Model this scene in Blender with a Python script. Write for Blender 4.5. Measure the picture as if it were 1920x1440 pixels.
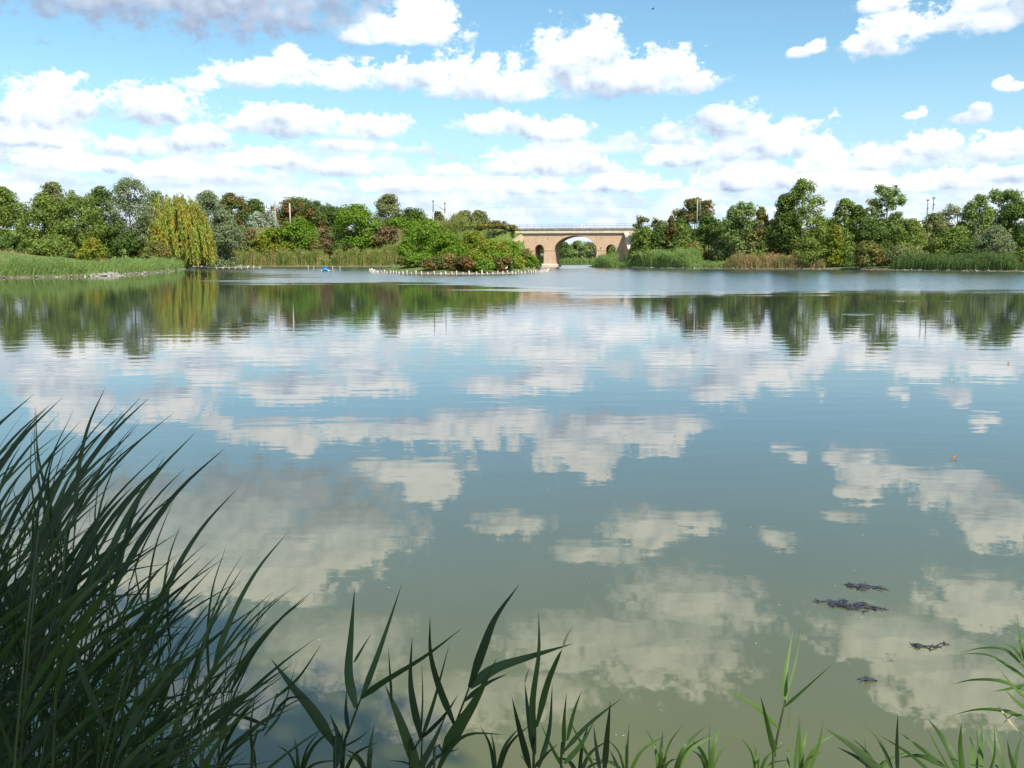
import bpy, math, random
import numpy as np
from mathutils import Vector, Matrix

sc = bpy.context.scene
for o in list(bpy.data.objects):
    bpy.data.objects.remove(o)
RAD = math.radians

# ------------------------------------------------------------------ camera
F_PX, PITCH, EYE = 1700.0, RAD(7.95), 2.5          # focal length for a 1920 px wide picture
cam_data = bpy.data.cameras.new('camera')
cam_data.sensor_fit = 'HORIZONTAL'
cam_data.sensor_width = 36.0
cam_data.lens = 36.0 * F_PX / 1920.0
cam_data.clip_start, cam_data.clip_end = 0.05, 20000
cam = bpy.data.objects.new('camera', cam_data)
cam.location = (0, 0, EYE)
cam.rotation_euler = (math.pi / 2 - PITCH, 0, 0)
sc.collection.objects.link(cam)
sc.camera = cam

CP, SP = math.cos(PITCH), math.sin(PITCH)


def ray(x, y):
    a, b = (x - 960) / F_PX, (720 - y) / F_PX
    return a, CP + b * SP, -SP + b * CP


def at(x, y, depth):
    """world point seen at photograph position x, y at a distance depth ahead"""
    dx, dy, dz = ray(x, y)
    t = depth / dy
    return Vector((dx * t, depth, EYE + dz * t))


def azel(x, y, mirror=False):
    dx, dy, dz = ray(x, y)
    if mirror:
        dz = -dz
    return math.degrees(math.atan2(dx, dy)), math.degrees(math.atan2(dz, math.hypot(dx, dy)))


# ------------------------------------------------------------------ light
SUN_EL, SUN_AZ = RAD(46), RAD(33)      # azimuth: from behind the camera towards the right hand
sun_dir = Vector((math.sin(SUN_AZ) * math.cos(SUN_EL), -math.cos(SUN_AZ) * math.cos(SUN_EL), math.sin(SUN_EL)))
sun_data = bpy.data.lights.new('sun', 'SUN')
sun_data.energy = 5.0
sun_data.angle = RAD(0.55)
sun_data.color = (1.0, 0.95, 0.86)
sun = bpy.data.objects.new('sun', sun_data)
sun.rotation_euler = sun_dir.to_track_quat('Z', 'Y').to_euler()
sun.location = (20, -20, 40)
sc.collection.objects.link(sun)

vs = sc.view_settings
sc.display_settings.display_device = 'sRGB'
vs.view_transform = 'Standard'
vs.look = 'None'
vs.exposure = 0.25
vs.gamma = 1.0
vs.use_curve_mapping = False
sc.render.film_transparent = False
sc.cycles.max_bounces = 8
sc.cycles.transparent_max_bounces = 8
sc.cycles.diffuse_bounces = 3
sc.cycles.glossy_bounces = 3
sc.cycles.caustics_reflective = False
sc.cycles.caustics_refractive = False
sc.cycles.sample_clamp_indirect = 6.0


# ------------------------------------------------------------------ node helper
class NT:
    def __init__(self, tree):
        self.t = tree
        tree.nodes.clear()

    def n(self, kind, **kw):
        nd = self.t.nodes.new(kind)
        for k, v in kw.items():
            setattr(nd, k, v)
        return nd

    def put(self, sock, v):
        if isinstance(v, bpy.types.NodeSocket):
            self.t.links.new(v, sock)
        elif v is not None:
            sock.default_value = v

    def m(self, op, a, b=None, c=None, clamp=False):
        nd = self.n('ShaderNodeMath', operation=op, use_clamp=clamp)
        self.put(nd.inputs[0], a)
        self.put(nd.inputs[1], b)
        self.put(nd.inputs[2], c)
        return nd.outputs[0]

    def vm(self, op, a, b=None, c=None):
        nd = self.n('ShaderNodeVectorMath', operation=op)
        self.put(nd.inputs[0], a)
        self.put(nd.inputs[1], b)
        self.put(nd.inputs[2], c)
        return nd.outputs['Value'] if op in ('LENGTH', 'DOT_PRODUCT', 'DISTANCE') else nd.outputs[0]

    def ss(self, v, lo, hi, a=0.0, b=1.0, kind='SMOOTHSTEP'):
        nd = self.n('ShaderNodeMapRange', interpolation_type=kind)
        self.put(nd.inputs[0], v)
        self.put(nd.inputs[1], lo)
        self.put(nd.inputs[2], hi)
        self.put(nd.inputs[3], a)
        self.put(nd.inputs[4], b)
        return nd.outputs[0]

    def mixf(self, f, a, b):
        nd = self.n('ShaderNodeMix', data_type='FLOAT')
        self.put(nd.inputs[0], f)
        self.put(nd.inputs[2], a)
        self.put(nd.inputs[3], b)
        return nd.outputs[0]

    def mixc(self, f, a, b, blend='MIX'):
        nd = self.n('ShaderNodeMix', data_type='RGBA', blend_type=blend)
        self.put(nd.inputs[0], f)
        for s, v in ((nd.inputs[6], a), (nd.inputs[7], b)):
            if isinstance(v, (tuple, list)) and len(v) == 3:
                v = (*v, 1)
            self.put(s, v)
        return nd.outputs[2]

    def noise(self, vec, scale, detail=4, rough=0.5, dist=0.0, dim='3D'):
        nd = self.n('ShaderNodeTexNoise', noise_dimensions=dim)
        self.put(nd.inputs['Vector'], vec)
        nd.inputs['Scale'].default_value = scale
        nd.inputs['Detail'].default_value = detail
        nd.inputs['Roughness'].default_value = rough
        nd.inputs['Distortion'].default_value = dist
        return nd.outputs[0]

    def xyz(self, x, y, z):
        nd = self.n('ShaderNodeCombineXYZ')
        for s, v in zip(nd.inputs, (x, y, z)):
            self.put(s, v)
        return nd.outputs[0]

    def sep(self, v):
        nd = self.n('ShaderNodeSeparateXYZ')
        self.put(nd.inputs[0], v)
        return nd.outputs


# ------------------------------------------------------------------ sky with cumulus clouds
# a cloud lobe: centre x, base y, half width, height above, depth below (photograph pixels), shade at base, shade gain
CL = [
    # mirrored in the water: clouds above the frame
    ('r', 430, 935, 370, 190, 78, .02, .75), ('r', 640, 1005, 165, 55, 95, .35, .6), ('r', 520, 1065, 135, 85, 85, .55, .6),
    ('r', 180, 975, 210, 130, 90, .15, .7), ('r', 360, 1060, 200, 60, 80, .5, .5),
    ('r', 960, 975, 85, 32, 20, .4, .5), ('r', 1210, 985, 80, 50, 42, .45, .5), ('r', 1310, 972, 55, 24, 22, .4, .5),
    ('r', 1110, 1030, 95, 32, 18, .4, .4), ('r', 1457, 1005, 40, 34, 20, .5, .4), ('r', 1580, 965, 45, 16, 10, .4, .4),
    ('r', 1300, 1115, 165, 70, 66, .4, .5), ('r', 1230, 1210, 190, 90, 80, .4, .5), ('r', 1060, 1190, 130, 70, 60, .35, .5),
    ('r', 1830, 1115, 130, 70, 56, .6, .5), ('r', 1690, 1195, 180, 66, 62, .4, .5), ('r', 1800, 1285, 170, 90, 80, .6, .5),
    ('r', 640, 1200, 170, 90, 70, .2, .5), ('r', 860, 1300, 160, 90, 60, .25, .5), ('r', 1030, 1290, 80, 60, 40, .4, .5),
    ('r', 1870, 965, 120, 66, 60, .45, .6), ('r', 420, 1290, 160, 80, 60, .2, .5), ('r', 120, 1180, 160, 90, 80, .2, .5),
    # top row seen directly
    ('d', 740, 72, 132, 52, 16, .55, .7), ('d', 785, 55, 82, 78, 26, .7, .6),
    ('d', 60, 222, 80, 52, 24, .35, .9), ('d', 112, 212, 96, 74, 32, .4, .9), ('d', 292, 216, 92, 68, 24, .4, .9), ('d', 250, 158, 20, 12, 8, .4, .3),
    ('d', 548, 122, 46, 50, 28, .6, .6), ('d', 470, 146, 92, 36, 22, .5, .6), ('d', 372, 160, 52, 18, 12, .5, .3),
    ('d', 642, 150, 88, 40, 22, .55, .6), ('d', 765, 148, 56, 36, 24, .55, .6), ('d', 880, 160, 160, 60, 26, .5, .6), ('d', 960, 175, 150, 40, 20, .45, .6),
    ('d', 1075, 128, 100, 84, 50, .42, .75), ('d', 1120, 92, 52, 62, 34, .55, .6), ('d', 1135, 160, 185, 46, 24, .38, .8), ('d', 1240, 150, 92, 58, 32, .6, .6), ('d', 1306, 160, 36, 34, 22, .6, .6),
    ('d', 520, 240, 116, 42, 18, .45, .9), ('d', 560, 226, 66, 32, 26, .6, .6), ('d', 690, 250, 104, 38, 20, .5, .7), ('d', 655, 274, 92, 16, 12, .5, .5),
    ('d', 930, 240, 80, 32, 20, .5, .6), ('d', 1040, 252, 70, 36, 20, .55, .6),
    ('d', 1372, 236, 66, 50, 34, .4, .35), ('d', 1452, 272, 112, 56, 26, .6, .7), ('d', 1262, 252, 56, 32, 20, .4, .4), ('d', 1420, 292, 122, 36, 12, .3, .9),
    ('d', 1498, 99, 30, 12, 12, .6, .4), ('d', 1530, 92, 26, 18, 10, .6, .4), ('d', 1640, 88, 68, 38, 26, .5, .5), ('d', 1705, 52, 92, 46, 28, .5, .5), ('d', 1660, 12, 64, 26, 14, .5, .5), ('d', 1850, 40, 110, 80, 32, .42, .5),
    ('d', 1880, 158, 26, 16, 11, .6, .4), ('d', 1908, 162, 26, 12, 12, .6, .4), ('d', 1708, 216, 18, 11, 9, .6, .4), ('d', 1728, 212, 18, 14, 9, .6, .4), ('d', 1806, 224, 28, 14, 10, .6, .3), ('d', 1838, 221, 28, 22, 12, .6, .3),
    ('d', 1760, 272, 72, 34, 24, .55, .7), ('d', 1880, 282, 84, 46, 26, .5, .8), ('d', 1640, 308, 62, 36, 14, .5, .8),
    ('d', 1030, 318, 150, 40, 14, .4, .9), ('d', 1262, 304, 92, 32, 12, .45, .9), ('d', 232, 284, 92, 28, 14, .4, .9), ('d', 372, 266, 62, 34, 20, .45, .9), ('d', 62, 268, 84, 18, 12, .4, .9),
    ('d', 150, 312, 120, 30, 12, .58, .8), ('d', 330, 326, 120, 26, 12, .58, .8), ('d', 480, 306, 110, 32, 12, .58, .8), ('d', 760, 352, 110, 26, 12, .58, .8),
    ('d', 970, 356, 120, 24, 10, .58, .8), ('d', 1170, 350, 130, 28, 12, .58, .8), ('d', 1400, 346, 150, 36, 14, .58, .8), ('d', 1590, 350, 110, 30, 12, .58, .8), ('d', 1760, 348, 110, 30, 12, .58, .8), ('d', 1540, 312, 70, 38, 12, .6, .8),
    ('d', 640, 322, 84, 26, 12, .4, .9), ('d', 840, 322, 42, 18, 12, .55, .6), ('d', 1880, 330, 90, 26, 14, .4, .9),
]

world = bpy.data.worlds.new('World')
sc.world = world
world.use_nodes = True
w = NT(world.node_tree)
tc = w.n('ShaderNodeTexCoord')
d = w.vm('NORMALIZE', tc.outputs['Generated'])
dx, dy, dz = w.sep(d)
az = w.m('MULTIPLY', w.m('ARCTAN2', dx, dy), 57.29578)
el = w.m('MULTIPLY', w.m('ARCSINE', dz), 57.29578)
fold = w.m('SUBTRACT', w.m('PINGPONG', w.m('ADD', az, 36.0), 72.0), 36.0)
nvec = w.xyz(az, w.m('MULTIPLY', el, 1.25), 0.0)
big = w.noise(nvec, 0.16, 4, 0.55)                       # shapes of a few degrees
fine = w.noise(nvec, 0.62, 6, 0.60, 0.25)                   # cauliflower edges
nv2 = w.vm('ADD', nvec, (-0.28, -0.42, 0.0))
fine2 = w.noise(nv2, 0.62, 3, 0.5, 0.25)
soft = w.noise(nvec, 0.62, 3, 0.5, 0.25)
vor = w.n('ShaderNodeTexVoronoi', feature='SMOOTH_F1', voronoi_dimensions='2D')
w.put(vor.inputs['Vector'], w.vm('ADD', nvec, w.vm('MULTIPLY', w.xyz(fine, big, 0.0), (0.9, 0.9, 0.0))))
vor.inputs['Scale'].default_value = 0.75
vor.inputs['Smoothness'].default_value = 0.35
bill = w.m('SUBTRACT', 0.55, vor.outputs['Distance'])
relief = w.m('MULTIPLY', w.m('SUBTRACT', fine2, soft), 1.5)
big2 = w.noise(w.vm('ADD', nvec, (-0.9, -1.2, 0.0)), 0.16, 2, 0.5)
relief = w.m('MULTIPLY_ADD', w.m('SUBTRACT', big2, big), 1.3, relief)
wob = w.m('ADD', w.m('MULTIPLY', w.m('SUBTRACT', fine, 0.5), 1.75), w.m('MULTIPLY', w.m('SUBTRACT', big, 0.5), 0.7))
wob = w.m('MULTIPLY_ADD', bill, 0.36, wob)
hf = w.noise(nvec, 2.3, 4, 0.6)                            # torn edges on the small ones
wob = w.m('MULTIPLY_ADD', w.m('SUBTRACT', hf, 0.5), 0.95, wob)
GREY = (3.9, 4.9, 6.7, 1)
MID = (7.8, 8.9, 10.2, 1)
WHITE = (12.6, 12.7, 12.7, 1)
sky = w.n('ShaderNodeTexSky', sky_type='NISHITA')
sky.sun_disc = False
sky.sun_elevation = SUN_EL
sky.sun_rotation = math.pi - SUN_AZ
sky.altitude = 100
sky.air_density = 1.0
sky.dust_density = 0.6
sky.ozone_density = 1.0
base_col = w.mixc(1.0, sky.outputs[0], (1.26, 1.66, 1.66), 'MULTIPLY')
base_col = w.mixc(w.ss(el, -1.0, 12.5, 0.85, 0.0), base_col, (6.4, 8.3, 10.2))      # milky air low down
p3_0 = w.xyz(fold, el, w.m('MULTIPLY', el, -1.0))
LK = 5.0
# rows of far, flat-based cumulus towards the horizon: base elevation, height
ROWS = [(0.2, .9), (0.9, .95), (1.7, .95), (2.5, 1.0), (3.3, 1.15), (4.2, 1.25), (5.2, 1.4), (6.3, 1.3)]
lobes = []
for kind, cx, by, hw, up, dn, s0, s1 in CL:
    mir = kind == 'r'
    sg = 1 if mir else -1
    a0, e0 = azel(cx, by, mir)
    a1, _ = azel(cx + hw, by, mir)
    _, e1 = azel(cx, by + sg * up, mir)
    _, e2 = azel(cx, by - sg * dn, mir)
    lobes.append((a0, e0, a1 - a0, e1 - e0, e0 - e2, s0, s1))


def far_rows(col):
    e = el
    for i, (v0, h) in enumerate(ROWS):
        prof = w.noise(w.xyz(az, 7.3 * i + 3.1, 0.0), 0.24 - 0.012 * i, 2, 0.6)
        thr = 0.21 + 0.022 * i
        top = w.m('MULTIPLY', w.m('SUBTRACT', prof, thr), 4.6)
        vv = w.m('MULTIPLY_ADD', e, 1 / h, -v0 / h)
        dt = w.m('MULTIPLY_ADD', w.m('SUBTRACT', fine, 0.5), 2.4, w.m('SUBTRACT', top, vv))
        db = w.m('MULTIPLY_ADD', w.m('SUBTRACT', big, 0.5), 2.4, w.m('MULTIPLY_ADD', vv, 1.5, 0.45))
        al = w.ss(w.m('MINIMUM', dt, db), 0.0, 0.55, 0.0, 0.80 + 0.02 * i)
        s = w.m('ADD', w.m('MULTIPLY_ADD', vv, 0.62, 0.18), relief, clamp=True)
        col = w.mixc(al, col, w.mixc(s, (7.0, 8.4, 10.0), (11.8, 12.0, 12.1)))
        if i % 3 == 2:
            e = w.m('MULTIPLY_ADD', w.sep(col)[0], 1e-9, e)
    return col


def sky_patch(alo, ahi, elo, ehi, col):
    """the sky of one patch of directions: the air behind, near cloud lobes before it (patches only save evaluation time)"""
    e, p3 = el, p3_0
    wsum = ssum = None
    k = 0
    for a0, e0, da, eu, ed, s0, s1 in lobes:
        R = 1.75
        if a0 + R * da < alo or a0 - R * da > ahi or e0 + R * eu < elo or e0 - R * ed > ehi:
            continue
        ka, ku, kd = 1 / da, 1 / eu, 1 / ed
        v = w.vm('MULTIPLY_ADD', p3, (ka, ku, kd), (-a0 * ka, -e0 * ku, e0 * kd))
        v = w.vm('MAXIMUM', v, (-999.0, 0.0, 0.0))
        wt = w.m('POWER', math.exp(-LK), w.vm('DOT_PRODUCT', v, v))
        sh = w.m('MULTIPLY_ADD', e, ku * s1, s0 - e0 * ku * s1)
        wsum = wt if wsum is None else w.m('ADD', wsum, wt)
        ssum = w.m('MULTIPLY_ADD', wt, sh, 0.0 if ssum is None else ssum)
        k += 1
        if k % 8 == 7:                  # keeps the lobes in sequence, so the shader stack stays small
            p3 = w.vm('MULTIPLY_ADD', ssum, (1e-9, 1e-9, 1e-9), p3)
    if wsum is not None:
        wmax = w.m('MAXIMUM', wsum, 1e-6)
        shade = w.m('DIVIDE', ssum, wmax)
        best = w.m('MAXIMUM', w.m('MULTIPLY', w.m('LOGARITHM', wmax, math.e), -1.0 / LK), 0.0)
        dens = w.m('ADD', w.m('SUBTRACT', 1.0, w.m('SQRT', best)), wob)
        alpha = w.ss(dens, -0.06, w.ss(shade, 0.1, 0.9, 0.75, 0.36))
        s = w.m('ADD', w.m('MULTIPLY_ADD', relief, w.ss(shade, 0.0, 0.5, 0.35, 1.0), shade), w.m('MULTIPLY', bill, 0.22))
        s = w.ss(s, -0.15, 1.05, kind='LINEAR')
        cc = w.mixc(w.ss(s, 0.0, 0.40, kind='LINEAR'), GREY, MID)
        cc = w.mixc(w.ss(s, 0.32, 0.95), cc, WHITE)
        col = w.mixc(alpha, col, cc)
    bg = w.n('ShaderNodeBackground')
    w.put(bg.inputs['Color'], col)
    bg.inputs['Strength'].default_value = 0.086
    return bg.outputs[0]


def either(test, a, b):
    nd = w.n('ShaderNodeMixShader')
    w.put(nd.inputs[0], test)
    w.put(nd.inputs[1], a)
    w.put(nd.inputs[2], b)
    return nd.outputs[0]


def sky_band(elo, ehi, col):
    p = [sky_patch(a, b, elo, ehi, col) for a, b in ((-40, -12), (-12, 10), (10, 40))]
    return either(w.m('GREATER_THAN', fold, 10.0), either(w.m('GREATER_THAN', fold, -12.0), p[0], p[1]), p[2])


top_sky = sky_patch(-40, 40, 50, 90, base_col)
whole = either(w.m('GREATER_THAN', el, 40.0),
               either(w.m('GREATER_THAN', el, 9.5), sky_band(-5, 9.5, far_rows(base_col)), sky_band(9.5, 40, base_col)), top_sky)
wo = w.n('ShaderNodeOutputWorld')
w.put(wo.inputs['Surface'], whole)
world.cycles.sampling_method = 'NONE'


# ------------------------------------------------------------------ building helpers
C = sc.collection
RNG = np.random.default_rng(7)
random.seed(5)


def tag(o, label=None, cat=None, group=None, kind=None):
    if label: o['label'] = label
    if cat: o['category'] = cat
    if group: o['group'] = group
    if kind: o['kind'] = kind
    return o


def link(name, me, mat=None, parent=None):
    if mat is not None and not me.materials:
        me.materials.append(mat)
    o = bpy.data.objects.new(name, me)
    C.objects.link(o)
    if parent is not None:
        o.parent = parent
    return o


def empty(name, loc, rz=0.0):
    o = bpy.data.objects.new(name, None)
    o.empty_display_size = 0.3
    o.location = loc
    o.rotation_euler = (0, 0, rz)
    C.objects.link(o)
    return o


def np_mesh(name, verts, faces, smooth=False, mats=None):
    """mesh from an (n,3) array and an (m,k) array of equal-sided faces"""
    me = bpy.data.meshes.new(name)
    verts = np.asarray(verts, dtype=np.float32)
    faces = np.asarray(faces, dtype=np.int32)
    me.vertices.add(len(verts))
    me.vertices.foreach_set('co', verts.ravel())
    m, k = faces.shape
    me.loops.add(m * k)
    me.loops.foreach_set('vertex_index', faces.ravel())
    me.polygons.add(m)
    me.polygons.foreach_set('loop_start', np.arange(m, dtype=np.int32) * k)
    me.polygons.foreach_set('loop_total', np.full(m, k, dtype=np.int32))
    if smooth:
        me.polygons.foreach_set('use_smooth', np.ones(m, dtype=bool))
    me.update(calc_edges=True)
    return me


class MB:
    """collects boxes, prisms and tubes into one mesh"""
    def __init__(self):
        self.v, self.f = [], []

    def add(self, v, f):
        n = len(self.v)
        self.v += [tuple(p) for p in v]
        self.f += [tuple(i + n for i in q) for q in f]
        return self

    def box(self, x0, x1, y0, y1, z0, z1):
        v = [(x0, y0, z0), (x1, y0, z0), (x1, y1, z0), (x0, y1, z0), (x0, y0, z1), (x1, y0, z1), (x1, y1, z1), (x0, y1, z1)]
        return self.add(v, [(0, 3, 2, 1), (4, 5, 6, 7), (0, 1, 5, 4), (1, 2, 6, 5), (2, 3, 7, 6), (3, 0, 4, 7)])

    def hexa(self, v):
        """eight corners, bottom ring then top ring"""
        return self.add(v, [(0, 3, 2, 1), (4, 5, 6, 7), (0, 1, 5, 4), (1, 2, 6, 5), (2, 3, 7, 6), (3, 0, 4, 7)])

    def tube(self, pts, radii, n=6, cap=True):
        pts = [Vector(p) for p in pts]
        rings = []
        side = Vector((1, 0, 0))
        vv, ff = [], []
        for i, p in enumerate(pts):
            t = (pts[min(i + 1, len(pts) - 1)] - pts[max(i - 1, 0)])
            t = t.normalized() if t.length > 1e-9 else Vector((0, 0, 1))
            u = t.cross(side)
            if u.length < 0.1:
                u = t.cross(Vector((0, 1, 0)))
            u.normalize()
            b = t.cross(u)
            r = radii[i] if hasattr(radii, '__len__') else radii
            for k in range(n):
                a = 2 * math.pi * k / n
                vv.append(p + (u * math.cos(a) + b * math.sin(a)) * r)
        for i in range(len(pts) - 1):
            for k in range(n):
                k2 = (k + 1) % n
                ff.append((i * n + k, i * n + k2, (i + 1) * n + k2, (i + 1) * n + k))
        if cap:
            ff.append(tuple(range(n - 1, -1, -1)))
            ff.append(tuple((len(pts) - 1) * n + k for k in range(n)))
        return self.add(vv, ff)

    def mesh(self, name, smooth=False):
        me = bpy.data.meshes.new(name)
        me.from_pydata(self.v, [], self.f)
        if smooth:
            me.polygons.foreach_set('use_smooth', np.ones(len(me.polygons), dtype=bool))
        me.update()
        return me

    def build(self, name, mat, parent=None, smooth=False):
        return link(name, self.mesh(name, smooth), mat, parent)


def mat_new(name):
    m = bpy.data.materials.new(name)
    m.use_nodes = True
    return m, NT(m.node_tree)


def principled(t, col, rough=0.8, spec=0.3, bump=None, bump_d=0.02, bump_s=0.5):
    b = t.n('ShaderNodeBsdfPrincipled')
    if isinstance(col, (tuple, list)) and len(col) == 3:
        col = (*col, 1)
    t.put(b.inputs['Base Color'], col)
    t.put(b.inputs['Roughness'], rough)
    b.inputs['Specular IOR Level'].default_value = spec
    if bump is not None:
        bn = t.n('ShaderNodeBump')
        bn.inputs['Strength'].default_value = bump_s
        bn.inputs['Distance'].default_value = bump_d
        t.put(bn.inputs['Height'], bump)
        t.put(b.inputs['Normal'], bn.outputs[0])
    return b


def out(t, shader):
    o = t.n('ShaderNodeOutputMaterial')
    t.put(o.inputs['Surface'], shader)


def plain_mat(name, c1, c2, scale=3.0, rough=0.8, spec=0.3, bump_s=0.4, bump_d=0.02):
    m, t = mat_new(name)
    pos = t.n('ShaderNodeNewGeometry').outputs['Position']
    nz = t.noise(pos, scale, 6, 0.6)
    b = principled(t, t.mixc(t.ss(nz, 0.3, 0.7), c1, c2), rough, spec, nz, bump_d, bump_s)
    out(t, b.outputs[0])
    return m


def leaf_mat(name, c1, c2, c3=None, f3=0.0, trans=0.35, patch=0.35, spec=0.25, rough=0.55):
    """leaves: every leaf a little different, plus patches; c3 is a second leaf colour in patches (dry or yellowing)"""
    m, t = mat_new(name)
    g = t.n('ShaderNodeNewGeometry')
    rnd = g.outputs['Random Per Island']
    pn = t.noise(g.outputs['Position'], patch, 3, 0.55)
    f = t.ss(t.m('ADD', t.m('MULTIPLY', rnd, 0.55), t.m('MULTIPLY', pn, 0.75)), 0.25, 0.95)
    col = t.mixc(f, c1, c2)
    if c3 is not None:
        p2 = t.noise(t.vm('ADD', g.outputs['Position'], (31.0, 7.0, 11.0)), patch * 0.9, 3, 0.6)
        lim = 1.0 - f3
        col = t.mixc(t.ss(t.m('ADD', p2, t.m('MULTIPLY', t.m('SUBTRACT', rnd, 0.5), 0.28)), lim * 0.62 + 0.12, lim * 0.62 + 0.26), col, c3)
    b = principled(t, col, rough, spec)
    tr = t.n('ShaderNodeBsdfTranslucent')
    t.put(tr.inputs['Color'], t.mixc(1.0, col, (1.25, 1.25, 0.7), 'MULTIPLY'))
    mx = t.n('ShaderNodeMixShader')
    mx.inputs[0].default_value = trans
    t.put(mx.inputs[1], b.outputs[0])
    t.put(mx.inputs[2], tr.outputs[0])
    out(t, mx.outputs[0])
    return m


# ------------------------------------------------------------------ bridge frame: local x along the face, y away from the camera
TH = RAD(9.0)
BC = Vector((16.4, 236.0, 0.0))
AX = Vector((math.cos(TH), -math.sin(TH), 0))
AY = Vector((math.sin(TH), math.cos(TH), 0))


def brl(x, y):
    """world -> bridge frame (arrays)"""
    dx_, dy_ = x - BC.x, y - BC.y
    return dx_ * AX.x + dy_ * AX.y, dx_ * AY.x + dy_ * AY.y


def bridge_world(lx, ly):
    p = BC + AX * lx + AY * ly
    return p.x, p.y


# ------------------------------------------------------------------ terrain
LAKE = [(-420, 2.2), (-420, 60), (-150, 72), (-95, 92), (-66, 109), (-58, 117), (-54.5, 124), (-56.5, 140), (-63, 170), (-71.5, 203),
        (-86, 229), (-97, 246), (-70, 248), (-34, 244), (-8, 243), (2, 242), (4, 236), (10.5, 236.5),
        (19.5, 233.5), (24, 226), (28, 221.5), (40, 203), (52, 197), (66, 192), (74, 177), (89, 158), (120, 140), (190, 120), (420, 100), (420, 2.2)]
POND2 = [(8.5, 234), (19.0, 233), (23, 252), (35, 300), (60, 380), (62, 470), (10, 470), (14, 330), (12, 252)]
ISLE_C, ISLE_A, ISLE_B = (-9.2, 163.0), 15.2, 27.5


def poly_sd(poly, x, y):
    """signed distance to a polygon, negative inside (arrays)"""
    n = len(poly)
    dmin = np.full(x.shape, 1e18)
    inside = np.zeros(x.shape, bool)
    for i in range(n):
        x0, y0 = poly[i]
        x1, y1 = poly[(i + 1) % n]
        ex, ey = x1 - x0, y1 - y0
        tt = np.clip(((x - x0) * ex + (y - y0) * ey) / (ex * ex + ey * ey), 0, 1)
        dmin = np.minimum(dmin, (x - x0 - tt * ex) ** 2 + (y - y0 - tt * ey) ** 2)
        c = (y0 > y) != (y1 > y)
        inside ^= c & (x < ex * (y - y0) / (ey if ey else 1e-12) + x0)
    dd = np.sqrt(dmin)
    return np.where(inside, -dd, dd)


def sstep(v, a, b):
    q = np.clip((v - a) / (b - a), 0, 1)
    return q * q * (3 - 2 * q)


def height(x, y):
    x = np.asarray(x, float)
    y = np.asarray(y, float)
    sd = np.minimum(poly_sd(LAKE, x, y), poly_sd(POND2, x, y))
    isl = (np.hypot((x - ISLE_C[0]) / ISLE_A, (y - ISLE_C[1]) / ISLE_B) - 1) * ISLE_A
    sd = np.where(sd < 0, np.maximum(sd, -isl), sd)
    z = np.where(sd < 0, np.maximum(-1.6, sd * 0.5), 0.12 + 0.22 * np.clip(sd, 0, 1.2) + 0.02 * np.clip(sd - 1, 0, 60))
    # lawn rising behind the left shore
    lawn = sstep(-x, 48, 62) * sstep(y, 60, 100) * (1 - sstep(y, 215, 250))
    z = np.where(sd > 0, z + lawn * 0.085 * np.clip(sd - 1.5, 0, 46), z)
    # near bank under the photographer
    near = 1 - sstep(y, 2.0, 14)
    z = np.where((sd > 0) & (y < 30), 0.02 + np.clip(sd, 0, 1.6) * 0.52 + 0.03 * np.clip(sd - 1.6, 0, 40), z)
    # isle mound
    z = np.where((isl < 0) & (sd > 0), 0.1 + np.clip(-isl * 0.18, 0, 1.3), z)
    # railway embankment
    lx, ly = brl(x, y)
    mid = ly - 6.0 - 17 * sstep(-lx, 14, 62)
    crown = 9.6 + 0.010 * np.clip(-lx - 14, 0, 120)
    emb = crown - np.maximum(0, np.abs(mid) - 6.5) / 1.25
    gap = np.maximum(sstep(-lx, 12.4, 13.4), sstep(lx, 11.9, 12.9))
    outside_wing = np.where(ly < 0, np.where(lx > 0, sstep(lx, 13.2, 14.2), sstep(-lx, 13.6 - ly * 0.9, 14.8 - ly * 0.9)), gap)
    emb = np.where(np.abs(lx) < 11.8, -9, emb * np.minimum(gap, outside_wing))
    return np.where(emb > z, np.where(emb > 0.15, emb, z), z)


def hz(x, y):
    return float(height(np.array([x]), np.array([y]))[0])


def axis_points(lo, hi, step, far, grow=1.35):
    core = list(np.arange(lo, hi + step * 0.5, step))
    s, p = step, hi
    right = []
    while p < far:
        s *= grow
        p += s
        right.append(p)
    s, p = step, lo
    left = []
    while p > -far:
        s *= grow
        p -= s
        left.append(p)
    return np.array(left[::-1] + core + right)


gx = axis_points(-130, 130, 1.7, 6000)
gy_near = np.arange(-20, 12, 0.6)
gy = np.concatenate([axis_points(96, 300, 1.5, 6000)])
gy = gy[(gy > 13)]
gy_back = np.array([-6000, -2500, -900, -300, -100, -50, -30])
gy = np.concatenate([gy_back, gy_near, gy])
GX, GY = np.meshgrid(gx, gy)
GZ = height(GX, GY)
nx_, ny_ = len(gx), len(gy)
idx = np.arange(nx_ * ny_).reshape(ny_, nx_)
quads = np.stack([idx[:-1, :-1], idx[:-1, 1:], idx[1:, 1:], idx[1:, :-1]], -1).reshape(-1, 4)

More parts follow.
